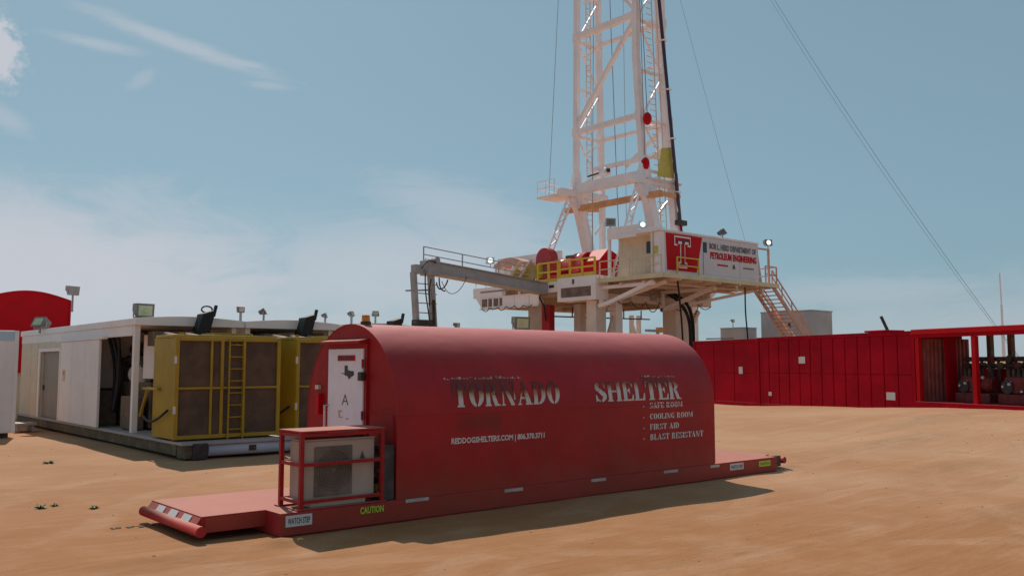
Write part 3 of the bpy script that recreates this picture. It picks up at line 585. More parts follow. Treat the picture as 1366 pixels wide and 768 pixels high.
# ------------------------------------------------------------------ generator houses (three side by side)
def floodlight(name, label, loc, rz, tilt, size=0.5, lens=MLENS, pole=0.3, house=MCAP, group='floodlights on the roofs and posts'):
    t_ = thing(name, label, 'floodlight', loc, group)
    h = size; hb = M()
    c_, s_ = math.cos(tilt), math.sin(tilt)
    def P(x, y, z): return (x, y * c_ - z * s_, pole + 0.5 * h + y * s_ + z * c_)
    # a tapering housing, face towards -y
    f = [P(-h * .55, -h * .18, -h * .42), P(h * .55, -h * .18, -h * .42), P(h * .55, -h * .18, h * .42), P(-h * .55, -h * .18, h * .42)]
    k_ = [P(-h * .42, h * .60, -h * .05), P(h * .42, h * .60, -h * .05), P(h * .42, h * .60, h * .38), P(-h * .42, h * .60, h * .38)]
    hb.add(f + k_, [(3, 2, 1, 0), (4, 5, 6, 7), (0, 1, 5, 4), (1, 2, 6, 5), (2, 3, 7, 6), (3, 0, 4, 7)])
    def off(o_): o_.location = (0, 0, 0); return o_
    def bl(mm, nm, mt, par=t_):
        me = bpy.data.meshes.new(nm); me.from_pydata(mm.v, [], mm.f); me.update(); me.polygons.foreach_set('use_smooth', mm.sm); me.materials.append(mt)
        o_ = bpy.data.objects.new(nm, me); COL.objects.link(o_); o_.parent = par; return o_
    hs_ = bl(hb, 'housing', house)
    ln = M(); q = h * .42; y_ = -h * .19
    if lens is MLIT: ln.add([P(h * .33 * math.cos(a_), y_, h * .33 * math.sin(a_)) for a_ in [2 * math.pi * i / 16 for i in range(16)]], [tuple(range(16))])
    else: ln.add([P(-q, y_, -h * .30), P(q, y_, -h * .30), P(q, y_, h * .30), P(-q, y_, h * .30)], [(0, 1, 2, 3)]); ln.ball(P(0, y_ - .002, 0), h * .13, h * .05, h * .13, 10, 6)
    bl(ln, 'lens', lens, hs_)
    br = M(); br.beam((0, h * .05, 0), (0, h * .05, pole + h * 0.1), 0.05 * max(1, h * 2), 0.05); br.beam((-h * .6, h * .05, pole + h * .08), (h * .6, h * .05, pole + h * .08), .03, .03)
    for s2 in (-1, 1): br.beam((s2 * h * .6, h * .05, pole + h * .08), (s2 * h * .6, h * .05, pole + h * .5), .025, .03)
    bl(br, 'bracket', MGREY)
    t_.rotation_euler = (0, 0, rz); return t_

def gen_house(X, label):
    Y = 18.9
    g_ = thing('generator_house', label, 'generator house', (X, Y, 0), 'generator houses standing side by side on skids')
    s_ = M(); s_.box(X, X + 2.6, Y + 0.5, Y + 15.6, 0.06, 0.30); s_.box(X + .02, X + .5, Y + 0.05, Y + .5, 0.02, 0.30); s_.build('skid', MSKID, g_, bevel=0.01)
    fl = M(); fl.box(X - 0.05, X + 2.65, Y + 0.02, Y + 15.6, 0.301, 0.36); fl.build('deck', MGREY, g_, bevel=0.006)
    fb = M().cyl((X + .55, Y + .22, 0.19), (X + 2.45, Y + .22, 0.19), 0.155, 20).build('front_roller', MBLU, g_)
    M().box(X + 1.45, X + 1.62, Y + .06, Y + .08, 0.12, 0.24).build('roller_slot', MDK, fb)
    M().box(X + .18, X + .50, Y - .03, Y + .05, 0.0, 0.34).build('tow_bracket', MDK, g_, bevel=0.02)
    rf = M(); rx0, rx1, ry0, ry1 = X - .02, X + 2.72, 22.3, 34.4; n_ = 10; prof = []
    for i in range(n_ + 1):
        u = i / n_; prof.append((rx0 + (rx1 - rx0) * u, 3.12 + 0.075 * math.sin(math.pi * u)))
    rf.prism([(x, ry0, z) for x, z in prof] + [(rx1, ry0, 2.95), (rx0, ry0, 2.95)], (0, ry1 - ry0, 0)); rf.build('roof', MWP, g_, bevel=0.008)
    for (x, y, w) in ((X + .09, 22.52, .14), (X + 2.52, 22.52, .12)): M().box(x - w / 2, x + w / 2, y - w / 2, y + w / 2, 0.36, 2.95).build('post', MWP, g_, bevel=0.01)
    M().box(X + .01, X + .12, 22.6, 34.3, 2.70, 2.948).build('lintel', MWP, g_, bevel=0.006)
    M().box(X - .12, X + .005, 24.55, 29.2, 2.66, 2.72).build('door_track', MWP, g_)
    for yy in (26.2, 27.5): M().box(X - .096, X - .0905, yy, yy + .03, .40, 2.63).build('panel_seam', MWP, g_)
    for yy in (32.0, 32.9): M().box(X + .012, X + .0195, yy, yy + .05, .38, 2.68).build('panel_seam', MCRM, g_)
    sl = M().box(X - .09, X - .02, 24.95, 28.75, 0.37, 2.655).build('sliding_panel', MWP, g_, bevel=0.01)
    M().box(X - .096, X - .092, 28.15, 28.45, 1.52, 1.86).build('notice', MCRM, sl); M().box(X - .099, X - .097, 28.19, 28.41, 1.70, 1.82).build('notice_symbol', MOR, sl)
    w_ = M(); w_.box(X + .02, X + .10, 28.76, 29.2, 0.36, 2.70); w_.box(X + .02, X + .10, 31.55, 34.3, 0.36, 2.70); w_.box(X + .02, X + .10, 29.2, 31.55, 2.45, 2.70); w_.build('side_wall', MCRM, g_)
    dj = M(); dj.box(X - .02, X + .03, 29.08, 29.2, .36, 2.5); dj.box(X - .02, X + .03, 31.55, 31.75, .36, 2.5); dj.box(X - .02, X + .03, 29.2, 31.55, 2.40, 2.5); dj.build('door_jamb', MWP, g_)
    d_ = M().box(X + .10, X + .15, 29.2, 31.55, 0.37, 2.40).build('door', MDOORG, g_); M().box(X + .06, X + .10, 31.35, 31.42, 1.2, 1.36).build('handle', MDK, d_)
    # what stands inside
    M().box(X + 2.45, X + 2.52, 22.7, 34.3, .36, 2.9).build('far_wall', MCRM, g_)
    M().box(X + .12, X + 2.44, 29.0, 29.06, .36, 2.9).build('inner_wall', MCRM, g_)
    M().box(X + .62, X + .66, 22.8, 23.6, 1.65, 2.75).build('inner_panel', MWP, g_); M().box(X + .13, X + 1.5, 26.30, 26.34, 1.35, 2.9).build('inner_panel', MWP, g_); M().box(X + .13, X + .60, 25.6, 26.2, .37, 1.3).build('inner_cabinet', MBRN, g_)
    en = M(); en.box(X + .68, X + 2.0, 23.2, 27.8, .40, 1.55); en.box(X + .8, X + 1.8, 23.6, 27.2, 1.56, 2.0); en.box(X + .75, X + 1.95, 21.3, 23.19, 0.55, 1.9)
    eng = en.build('engine', MBRN, g_, bevel=0.03)
    for i in range(5): M().cyl((X + .6, 23.7 + i * .7, 2.02), (X + 1.0, 23.7 + i * .7, 2.16), .11, 10).build('cylinder_head', MDK, eng)
    M().cyl((X + .75, 22.9, 2.45), (X + 1.9, 22.9, 2.45), .20, 14).build('silencer', MDK, eng)
    M().cyl((X + 1.3, 24.5, 2.42), (X + 1.3, 27.5, 2.42), .2, 14).build('exhaust_pipe', MBRN, eng)
    M().cyl((X + .9, 24.0, 1.75), (X + .9, 24.8, 1.75), .28, 14).build('air_filter', MWP, eng)
    hz = M()
    for i in range(6):
        y_ = 24.3 + i * .24; sx = X + .20 + .06 * (i % 2); pts_ = []
        for j in range(13):
            u = j / 12; pts_.append((sx + .25 * math.sin(u * 2.6) * (0.4 + .1 * i), y_ + (24.9 - y_) * u ** 1.6 * .8 + .06 * math.sin(u * 5 + i), 2.86 - 2.1 * u))
        hz.tube(pts_, 0.042, 7)
    hz.build('hose_bundle', MBLK, g_)
    M().box(X + .25, X + .55, 23.2, 24.1, .38, 1.2).build('control_box', MBRN, g_, bevel=0.02)
    hd = M(); hd.prism([(X + 1.34, 21.95, 2.72), (X + 1.66, 21.95, 2.72), (X + 1.82, 21.95, 3.36), (X + 1.50, 21.95, 3.26)], (0, .40, 0)); hd.beam((X + 1.78, 22.0, 3.2), (X + 1.84, 22.0, 3.48), .06, .08); hd.build('exhaust_hood', MBLK, g_)
    M().box(X + .35, X + 1.3, 22.0, 22.5, 2.45, 2.8).build('vent_box', MBRN, g_)
    for i in range(3): M().cyl((X + .6 + i * .5, 21.2, 2.62), (X + .6 + i * .5, 22.2, 2.72), .09, 10).build('coolant_pipe', MBRN, g_)
    return g_
gh1 = gen_house(7.0, 'generator house with a white sliding side panel and dangling black hoses')
gh2 = dup(gh1, (9.8, 18.9, 0), 'middle generator house, its front covered by the second yellow radiator')
gh3 = dup(gh1, (12.6, 18.9, 0), 'generator house hidden mostly behind the arched shelter, only a bit of roof in view')
# yellow radiators on the front of each skid
def radiator():
    r = thing('radiator_cabinet', 'yellow radiator cabinet in full view with a ladder on its dark cooling panels', 'radiator', (0, 0, 0), 'yellow radiator cabinets')
    w, d, h = 2.42, 1.45, 2.20
    M().box(0.03, w - .03, .07, d, 0, h - .02).build('body', MYEL, r, bevel=0.012)
    M().box(.02, w - .02, .20, d - .1, h - .018, h + .05).build('top_cover', MYEL, r, bevel=0.01)
    cores = ((.09, .77), (.83, 1.00), (1.56, 2.33)); 
    for a, c_ in cores:
        for z0_, z1_ in ((.09, 1.06), (1.12, 2.10)): M().box(a, c_, .045, .066, z0_, z1_).build('cooling_panel', MGR, r)
    for z0_, z1_ in ((.09, 1.06), (1.12, 2.10)): M().box(1.08, 1.50, .055, .067, z0_, z1_).build('cooling_panel', MGR, r)
    f = M(); f.box(0, .085, 0, .069, 0, h); f.box(w - .085, w, 0, .069, 0, h); f.box(.086, w - .086, 0.005, .068, h - .085, h - .002); f.box(.086, w - .086, 0.005, .068, 0, .085)
    f.box(.086, w - .086, 0.012, .064, 1.065, 1.115)
    for x in (.775, 1.005, 1.51): f.box(x, x + (.05 if x < .8 else .07), 0.008, .066, .086, 1.064); f.box(x, x + (.05 if x < .8 else .07), 0.008, .066, 1.116, h - .086)
    f.build('front_frame', MYEL, r, bevel=0.004)
    l_ = M(); l_.box(1.16, 1.19, -.06, -.03, -.03, h - .02); l_.box(1.50, 1.53, -.06, -.03, -.03, h - .02)
    for i in range(8): l_.cyl((1.19, -.045, .18 + i * .265), (1.50, -.045, .18 + i * .265), .013, 6)
    for z in (.3, 1.9):
        for x in (1.16, 1.5): l_.box(x, x + .03, -.03, .004, z, z + .03)
    l_.build('ladder', MYEL, r)
    for z in (.55, 1.62): M().box(-.012, .03, -.012, .03, z, z + .16).build('hinge', MTXT, r)
    b_ = M(); b_.beam((-.04, .9, 1.06), (-.04, 1.9, 1.06), .05); b_.beam((-.04, 1.6, 1.03), (-.04, 2.05, .42), .05); b_.beam((0.02, 1.0, 1.06), (-.05, 1.0, 1.06), .04); b_.build('side_bar', MYEL, r)
    hp = [( -.05 - .05 * math.sin(u * 3), .25 + u * 1.5, .62 - .28 * math.sin(u * 2.4)) for u in [i / 10 for i in range(11)]]
    M().tube(hp, .028, 7).build('hose', MBLK, r)
    M().cyl((.4, .8, h), (.4, .8, h + .12), .05, 8).build('filler_cap', MYEL, r); M().box(1.0, 1.9, .4, 1.2, h + .051, h + .11).build('top_plate', MYEL, r)
    return r
ra = radiator(); ra.location = (6.90, 19.3, 0.40)
rb = dup(ra, (9.72, 19.3, 0.40), 'second yellow radiator cabinet, cut off by the arch of the red shelter')

# floodlights on the generator roofs
floodlight('floodlight', 'large square floodlight with greenish lens on the near corner of the generator roof', (7.72, 24.0, 3.12), R(8), R(4), 0.44, pole=0.06)
floodlight('floodlight', 'floodlight tilted upward on a short arm above the grey side door', (6.85, 31.2, 2.98), R(-60), R(-30), 0.42, house=MCAP, pole=0.12)
floodlight('floodlight', 'small white-lensed lamp above the gap between the two yellow radiators', (9.75, 22.6, 3.1), R(10), R(10), 0.17, lens=MTXT, pole=0.26)
floodlight('floodlight', 'small dark lamp on a stalk between the two generator roofs', (10.45, 22.7, 3.12), R(60), R(-30), 0.22, pole=0.18)
floodlight('floodlight', 'tiny grey lamp on the second generator roof left of the amber beacon', (12.4, 22.9, 3.12), R(50), R(-20), 0.17, pole=0.18)
floodlight('floodlight', 'tiny dark lamp just right of the amber beacon behind the shelter', (13.25, 22.9, 3.14), R(30), R(-20), 0.17, pole=0.24)
floodlight('floodlight', 'tiny dark lamp behind the shelter ridge midway to the utility tower', (14.05, 22.9, 3.14), R(-20), R(-20), 0.17, pole=0.28)
rg = M(); cpt = Vector((8.80, 22.5, 3.40)); rg.tube([cpt + Vector((.14 * math.cos(a), 0, .085 * math.sin(a))) for a in [2 * math.pi * i / 18 for i in range(19)]], .022, 6); rg.beam((8.72, 22.5, 3.15), (8.74, 22.5, 3.34), .03)
tag(rg.build('hose_ring', MDK, org=(8.8, 22.5, 3.15)), 'dark ring of hose on the roof beside the black exhaust hood', 'hose ring')

# ------------------------------------------------------------------ white unit and red arch-roofed unit at the left
wb = thing('white_container', 'plain white container with a pale blue band along its top at the left edge', 'container', (3.9, 28.0, 0))
M().box(1.0, 5.62, 28.0, 34.0, 0.12, 2.94).build('body', MWP, wb, bevel=0.02)
M().box(1.02, 5.60, 27.985, 27.997, 2.66, 2.90).build('top_band', MBLU, wb)
M().box(5.54, 5.64, 27.97, 28.0, .12, 2.94).build('corner_post', MWP, wb)
for x in (1.2, 3.4, 5.3): M().box(x, x + .2, 28.1, 33.8, 0.0, 0.12).build('runner', MDK, wb)
rq = thing('red_arched_unit', 'bright red unit with a shallow arched roof standing tall behind the white container', 'shelter', (7.75, 37.0, 0))
n_ = 16; pf_ = [(6.30 + 2.85 * i / n_, 4.42 + 0.30 * math.sin(math.pi * i / n_)) for i in range(n_ + 1)]
M().prism([(x, 37, z) for x, z in pf_] + [(9.15, 37, 1.7), (6.30, 37, 1.7)], (0, 4.5, 0)).build('body', MBR, rq)
rm = M()
for i in range(n_): rm.beam((pf_[i][0], 36.98, pf_[i][1]), (pf_[i + 1][0], 36.98, pf_[i + 1][1]), .05, .05)
rm.box(9.12, 9.18, 36.95, 37.0, 1.7, 4.43); rm.build('edge_trim', MBR, rq)
M().box(6.5, 8.95, 37.1, 41.3, 0, 1.70).build('base', MCRM, rq)
for p_ in ((3.4, .9),): pass
o = floodlight('floodlight', 'grey floodlight on a pole at the corner of the bright red arched unit', (9.22, 36.9, 4.0), R(25), R(8), 0.40, house=MGREY, lens=MGREY, pole=0.62)
wl = M(); wl.box(6.05, 6.62, 29.9, 30.7, .20, .26); wl.box(6.1, 6.16, 29.95, 30.65, 0, .2); wl.box(6.5, 6.56, 29.95, 30.65, 0, .2)
tag(wl.build('wooden_step', MGREY, org=(6.3, 30.3, 0)), 'low grey step on the sand beside the white container', 'step')

# ------------------------------------------------------------------ the drilling rig
RX, RY, RX2, RY2 = 41.84, 41.0, 54.0, 53.2
sub = thing('rig_substructure', 'pale steel substructure of the drilling rig with columns, yellow rails and a projecting floor', 'rig substructure', (48, 47, 0))
# main box girders
m_ = M(); m_.box(RX + .02, RX2, RY, RY + .55, 6.22, 7.35); m_.box(RX + .02, RX2, RY2 - .55, RY2, 6.22, 7.35); each(m_, 'main_girder', MRIGB, sub, bevel=0.03)
m_ = M()
for x in (46.2, 50.0, 53.3): m_.box(x, x + .5, RY + .56, RY2 - .56, 6.3, 7.3)
each(m_, 'cross_girder', MRIGD, sub)
m_ = M(); m_.box(RX, RX + .5, 46.6, RY2, 6.18, 6.95); m_.box(RX - .06, RX + .56, 46.6, RY2, 6.951, 7.02); m_.box(RX - .06, RX + .56, 46.6, RY2 + .05, 6.10, 6.179); m_.build('side_girder', MRIG, sub, bevel=0.01)
m_ = M(); m_.box(RX + .01, RX + .5, 50.6, RY2 + .02, 7.03, 7.75); m_.prism([(RX, RY2 + .02, 7.75), (RX, RY2 + .9, 7.75), (RX, RY2 + .9, 7.35), (RX, RY2 + .02, 6.4)], (.5, 0, 0)); m_.build('side_bracket', MRIG, sub)
for y in (46.9, 48.6, 50.3): M().box(RX + .02, RX + .3, y, y + .25, 7.03, 7.6).build('post', MRIGB, sub)
# louvred skid boxes on the side
m_ = M(); m_.box(RX - .32, RX + .9, 40.72, 44.35, 6.22, 7.82); m_.build('louvre_box', MRIG, sub, bevel=0.02)
M().box(RX - .335, RX - .325, 41.1, 43.95, 6.48, 7.12).build('louvre', MGR2, sub)
m_ = M(); 
for y0_, y1_ in ((40.9, 41.09), (43.96, 44.2)): m_.box(RX - .36, RX - .321, y0_, y1_, 6.35, 7.25)
m_.box(RX - .36, RX - .321, 41.091, 43.959, 7.13, 7.24); m_.box(RX - .36, RX - .321, 41.091, 43.959, 6.34, 6.46); m_.build('louvre_frame', MRIG, sub)
M().box(RX - .35, RX - .325, 42.7, 42.86, 7.35, 7.66).build('latch', MDK, sub)
m_ = M(); m_.box(RX - .1, RX + .6, 44.36, 46.6, 6.95, 7.66); m_.build('step_box', MRIG, sub, bevel=0.02)
m_ = M(); m_.box(RX - .12, RX - .105, 44.9, 45.4, 7.25, 7.45); m_.box(RX - .12, RX - .105, 45.55, 45.9, 7.25, 7.42); each(m_, 'indicator_window', MDK, sub)
m_ = M()
for a, b_ in ((50.6, 51.6), (51.8, 53.0)): m_.box(RX - .015, RX - .005, a, b_, 6.3, 6.88)
m_.build('louvre', MGR2, sub)
M().cyl((RX + .5, 44.6, 6.85), (RX + .5, 46.6, 6.85), .32, 12).build('pipe', MRIGD, sub)
# columns
cols = [(41.95, 42.9, 41.1, 42.0, MRIGB), (50.0, 51.9, 41.1, 42.3, MRIGB), (52.6, 53.1, 43.0, 43.6, MRIG), (42.0, 43.0, 46.4, 47.9, MRIGD), (RX2 - 1, RX2, RY2 - 1.2, RY2, MRIGB), (43.95, 44.6, 41.2, 41.8, MRIG), (43.9, 44.5, 44.6, 45.2, MRIGB)]
for (a, b_, c_, d_, mt) in cols: M().box(a, b_, c_, d_, 0.15, 6.22).build('column', mt, sub, bevel=0.03)
M().box(41.9, 42.4, 45.55, 46.35, 0.3, 6.1).build('column', MR, sub, bevel=0.02)
m_ = M(); m_.beam((43.2, 41.4, 5.7), (44.3, 41.4, 5.7), .28); m_.beam((43.2, 41.5, 3.2), (44.2, 41.5, 5.6), .22); m_.beam((50.9, 41.6, 2.8), (53.2, 41.6, 5.9), .26); m_.beam((57.4, 52, 6.2), (57.4, 52, 0), .3); m_.beam((58.3, 52, 6.2), (58.3, 52, 0), .3); m_.beam((57.4, 52, 5.6), (58.3, 52, 3.6), .2); each(m_, 'brace', MRIGB, sub)
m_ = M(); m_.beam((54.2, 44, 5.9), (55.9, 44, 5.9), .3); m_.beam((55.9, 44, 6.9), (55.9, 44, 0.1), .32); m_.beam((54.5, 44, 5.9), (55.8, 44, 3.0), .26); m_.beam((53.9, 44, 6.9), (56.1, 44, 6.9), .9, .8); m_.build('rear_frame', MRIG, sub)
m_ = M(); m_.tube([(42.7, 47.0, 5.42), (54, 47.0, 5.55)], .05); m_.tube([(54.0, 41.5, 3.9), (57.3, 41.5, 4.0)], .04)
for x in (45.5, 51.0, 53): m_.beam((x, 47, 5.5), (x, 47, 6.2), .07)
m_.build('hanging_pipe', MDK, sub)
m_ = M(); m_.prism([(53.2, RY + .1, 6.22), (54.8, RY + .1, 7.3), (53.2, RY + .1, 7.3)], (0, .4, 0)); m_.build('gusset', MRIG, sub)
mm = M()
for i, (z, r_) in enumerate(((6.75, .07), (6.95, .05), (7.12, .04))): mm.tube([(RX + .9, RY - .10 - .02 * i, z), (48.0, RY - .10, z - .03), (RX2 - .3, RY - .10, z)], r_, 7)
each(mm, 'conduit', MRIGD, sub)
for x, z in ((44.6, 6.5), (47.2, 6.6), (52.3, 6.5)): M().box(x, x + .5, RY - .16, RY - .01, z - .2, z + .25).build('junction_box', MGREY, sub, bevel=.02)
for i in range(7):
    x = 43.6 + i * 1.45; sg = .25 + .2 * (i % 3); pts_ = [(x + 1.4 * u, RY - .2, 6.25 - sg * 4 * u * (1 - u)) for u in [j / 10 for j in range(11)]]
    M().tube(pts_, .03, 6).build('cable_loop', MDK, sub)
for i in range(6):
    y = 47.2 + i * .95; pts_ = [(RX - .12, y + .9 * u, 6.2 - .5 * u * (1 - u) * (1 + i % 2)) for u in [j / 8 for j in range(9)]]
    M().tube(pts_, .03, 6).build('cable_loop', MDK, sub)
for x in (44.2, 46.4, 48.6, 51.0, 52.8): M().box(x, x + .09, RY - .05, RY - .004, 6.24, 7.33).build('stiffener', MRIGB, sub)
for y in (47.6, 49.2, 50.9, 52.2): M().box(RX - .05, RX - .004, y, y + .09, 6.2, 6.94).build('stiffener', MRIG, sub)
m_ = M(); m_.tube([(RX - .1, 46.3, 7.3), (RX - .35, 46.1, 6.6), (RX - .1, 45.9, 6.0), (RX - .05, 45.8, 5.0)], .06); m_.build('hose', MBLK, sub)
# rig floor
m_ = M(); m_.box(RX, RX2 - .1, RY + .01, RY2, 7.36, 7.50); m_.build('rig_floor', MRIGD, sub)
PX0, PX1, PY0 = 41.84, 53.95, 35.34
m_ = M(); m_.box(PX0, PX1, PY0, RY - .005, 7.42, 7.54); m_.build('cabin_platform', MRIGB, sub)
m_ = M(); m_.box(PX0 - .02, PX1 + .02, PY0 - .10, PY0 - .005, 7.28, 7.56); m_.box(PX0 - .10, PX0 - .005, PY0 - .10, RY, 7.28, 7.56); m_.box(PX1 + .02, PX1 + .12, PY0 - .1, RY, 7.28, 7.56); m_.build('platform_edge', paint('cream_edge', (0.72, 0.60, 0.38), 0.5, 0.08, 0.1, 0.25, (0.45, 0.25, 0.12), 1.2), sub)
m_ = M()
for x in (43.5, 45.5, 47.5, 49.6, 51.6, 53.2): m_.box(x, x + .16, PY0 + .02, RY - .01, 7.18, 7.415)
for y in (36.9, 38.8): m_.box(PX0 + .05, PX1 - .05, y, y + .16, 7.05, 7.175)
each(m_, 'floor_joist', MRIGB, sub)
m_ = M()
for x in (42.2, 48.3): 
    m_.beam((x, 40.95, 5.75), (x, 36.4, 7.1), .24); m_.beam((x, 40.85, 5.7), (x, 40.85, 7.1), .24); m_.beam((x, 36.3, 7.0), (x, 40.9, 7.0), .22)
m_.beam((43.2, 36.2, 7.15), (38.5 + 3.5, 40.9, 5.8), .22); m_.beam((53.0, 36.6, 7.1), (48.5, 40.9, 5.8), .2)
each(m_, 'platform_bracket', MRIG, sub)
m_ = M()
for x in (49.3, 52.2): m_.box(x, x + .14, PY0 + .02, PY0 + .16, 6.75, 7.175)
each(m_, 'hanger', MCRM, sub)
# rails
def rail(nm, pts, h, mt, par, r=.035, mid=True, posts=True, n=None, toe=0):
    mm = M()
    for i in range(len(pts) - 1):
        p, q = Vector(pts[i]), Vector(pts[i + 1]); k_ = n or max(1, round((q - p).length / 1.3))
        for hh_ in ([h, h * .52] if mid else [h]): mm.beam(p + Vector((0, 0, hh_)), q + Vector((0, 0, hh_)), r * 2)
        if toe: mm.beam(p + Vector((0, 0, toe / 2)), q + Vector((0, 0, toe / 2)), .03, toe)
        for j in range(1 if i else 0, k_ + 1): c_ = p.lerp(q, j / k_); mm.beam(c_, c_ + Vector((0, 0, h + .004)), r * 2.2)
    return mm.build(nm, mt, par)
rail('yellow_rail', [(RX - .28, 40.8, 7.83), (RX - .28, 44.3, 7.83)], 1.15, MYELR, sub, .05, n=3, toe=.22)
rail('yellow_rail', [(RX - .05, 44.4, 7.67), (RX - .05, 46.6, 7.67)], 1.35, MYELR, sub, .05, n=2, toe=.22)
rail('yellow_rail', [(43.2, PY0 - .02, 7.56), (45.3, PY0 - .02, 7.56)], 1.05, MYELR, sub, .035, n=1)
rail('cream_rail', [(RX - .03, 35.4, 7.56), (RX - .03, 40.6, 7.56)], 1.1, MCRM, sub, .03, n=4)
rail('end_rail', [(52.6, PY0, 7.56), (53.9, PY0, 7.56), (53.95, 37.6, 7.56)], 1.15, MPINK, sub, .035, n=1)
rail('far_rail', [(RX + .2, 50.3, 7.76), (RX + .2, 54.0, 7.76)], 1.0, MRIG, sub, .03)

# cabin on the platform
dg = thing('doghouse_cabin', 'long white rig cabin on the raised platform with a red emblem panel and department lettering', 'cabin', (47, 37.2, 7.55))
cx0, cx1, cy0, cy1, cz0, cz1 = 42.42, 52.15, 35.62, 38.6, 7.56, 10.16
M().box(cx0 + .6, cx1, cy0, cy1, cz0, cz1).build('body', MRIG, dg, bevel=0.02)
m_ = M(); m_.box(41.95, cx0 + .6, cy0, cy0 + .75, cz0, cz1); m_.build('front_column', MRIG, dg, bevel=0.02)
m_ = M(); m_.box(cx0 + .45, cx0 + .599, cy0 + .76, 39.9, cz0, cz1); m_.build('recessed_wall', MCRM, dg)
m_ = M(); m_.box(41.80, cx1 + .06, cy0 - .06, 39.95, cz1 + .002, cz1 + .14); m_.build('roof', MRIG, dg, bevel=0.02)
m_ = M(); m_.box(41.82, 42.0, 37.4, 39.93, cz1 + .145, 10.78); m_.box(41.82, 42.0, 35.7, 37.39, cz1 + .145, 10.42); m_.box(41.79, 41.82, 37.4, 39.93, 10.0, 10.30); each(m_, 'parapet', MRIG, dg, bevel=0.01)
M().box(41.86, 42.02, 39.75, 39.92, cz0, cz1).build('corner_post', MRIG, dg)
M().box(41.86, 42.0, 36.1, 36.2, cz0, cz1).build('corner_post', MCRM, dg)
M().box(cx0 + .42, cx0 + .449, 36.75, 37.5, 9.0, 9.75).build('window', MWIN, dg, bevel=0.02)
m_ = M(); m_.box(cx0 + .43, cx0 + .449, 38.7, 39.5, cz0 + .05, 9.7); m_.build('side_door', MCRM, dg)
M().box(41.935, 41.948, 35.75, 36.15, 8.78, 9.25).build('yellow_notice', MGLD, dg)
# sign panel on the long side
wy = cy0
m_ = M(); m_.box(cx0 - .02, cx1 + .01, wy - .03, wy - .002, 7.72, 10.13); sgn = m_.build('sign_board', paint('sign_white', (0.70, 0.64, 0.66), 0.4, 0.04, 0.06, 0.12, (0.5, 0.35, 0.3), 1), dg)
rp = M().prism([(42.45, wy - .031, 10.10), (46.05, wy - .031, 10.10), (45.45, wy - .031, 7.80), (42.55, wy - .031, 7.80)], (0, -.008, 0)).build('red_panel', MBR, dg)
def tee(x, z, s, inset, y, mt, nm):
    """outlined T-shape with a bar, stem and foot"""
    i_ = inset; P_ = [(-1, 1 - 0), (1, 1), (1, .38), (.62, .38), (.62, .50), (.30, .50), (.30, -.62), (.52, -.62), (.52, -1), (-.52, -1), (-.52, -.62), (-.30, -.62), (-.30, .50), (-.62, .50), (-.62, .38), (-1, .38)]
    pts_ = []
    for px_, pz_ in P_: pts_.append((x + s * .80 * (px_ - math.copysign(i_, px_)), y, z + s * 1.0 * (pz_ - (i_ if pz_ > .6 or -.62 <= pz_ < -.5 and False else (-i_ if pz_ < -.9 or .3 < pz_ < .55 else (i_ if pz_ == -.62 else 0))))))
    return M().prism(pts_, (0, -.006, 0)).build(nm, mt, rp)
tee(44.05, 8.98, 1.0, 0.0, wy - .055, MRIG, 'emblem_outline'); tee(44.05, 8.98, 1.0, 0.10, wy - .080, MBR, 'emblem_fill')
m_ = M()
for (x, z) in ((43.72, 9.62), (44.38, 9.62)): m_.prism([(x - .17, wy - .125, z + .02), (x + .17, wy - .125, z + .02), (x + .17, wy - .125, z - .16), (x + .08, wy - .125, z - .16), (x, wy - .125, z - .05), (x - .08, wy - .125, z - .16), (x - .17, wy - .125, z - .16)], (0, -.004, 0))
each(m_, 'emblem_inner', MRIG, rp)
m_ = M(); m_.prism([(43.45, wy - .105, 9.74), (44.65, wy - .105, 9.74), (44.65, wy - .105, 9.58), (43.45, wy - .105, 9.58)], (0, -.003, 0)); m_.build('emblem_dark', MNAVY, rp); m_ = M(); m_.prism([(43.93, wy - .105, 8.14), (44.17, wy - .105, 8.14), (44.05, wy - .105, 8.42)], (0, -.003, 0)); m_.build('emblem_dark', MNAVY, rp)
M().box(46.12, 46.48, wy - .07, wy - .031, 9.15, 9.82).build('window', MWIN, dg, bevel=0.01)
M().box(46.1, 46.15, wy - .06, wy - .031, 7.75, 9.10).build('door_seam', MGREY, dg)
m_ = M(); lay_text(m_, 'BOB L. HERD DEPARTMENT OF', (46.78, wy - .05, 9.42), (1, 0, 0), (0, 0, 1), 5.1, .40, .04); m_.build('grey_lettering', MGTX, sgn)
m_ = M(); lay_text(m_, 'PETROLEUM ENGINEERING', (46.85, wy - .05, 8.80), (1, 0, 0), (0, 0, 1), 5.05, .46, .05); m_.build('red_lettering', MBR, sgn)
m_ = M(); m_.box(47.6, 48.7, wy - .06, wy - .031, 8.40, 8.50); m_.build('red_mark', MBR, sgn)
m_ = M(); m_.prism([(49.2, wy - .05, 8.3), (49.5, wy - .05, 8.3), (49.42, wy - .05, 8.58), (49.28, wy - .05, 8.58)], (0, -.003, 0)); m_.build('green_mark', MLEAF, sgn)
m_ = M(); m_.box(50.4, 51.6, wy - .05, wy - .031, 8.38, 8.47); m_.build('grey_mark', MGTX, sgn)
m_ = M(); m_.box(50.0, 50.03, wy - .036, wy - .031, 7.74, 10.1); m_.build('panel_joint', MPINK, sgn)
m_ = M(); m_.box(53.25, 53.37, 35.5, 35.62, 7.56, 9.95); m_.box(52.22, 53.24, 35.5, 35.62, 9.85, 9.95); m_.box(52.2, 52.4, 35.7, 38, 9.9, 10.0); m_.build('porch_frame', MPINK, dg)
floodlight('floodlight', 'bright lit lamp on the rear porch post at the right end of the rig cabin', (53.3, 35.55, 9.9), R(-25), R(-5), 0.5, lens=MLIT, pole=0.25)
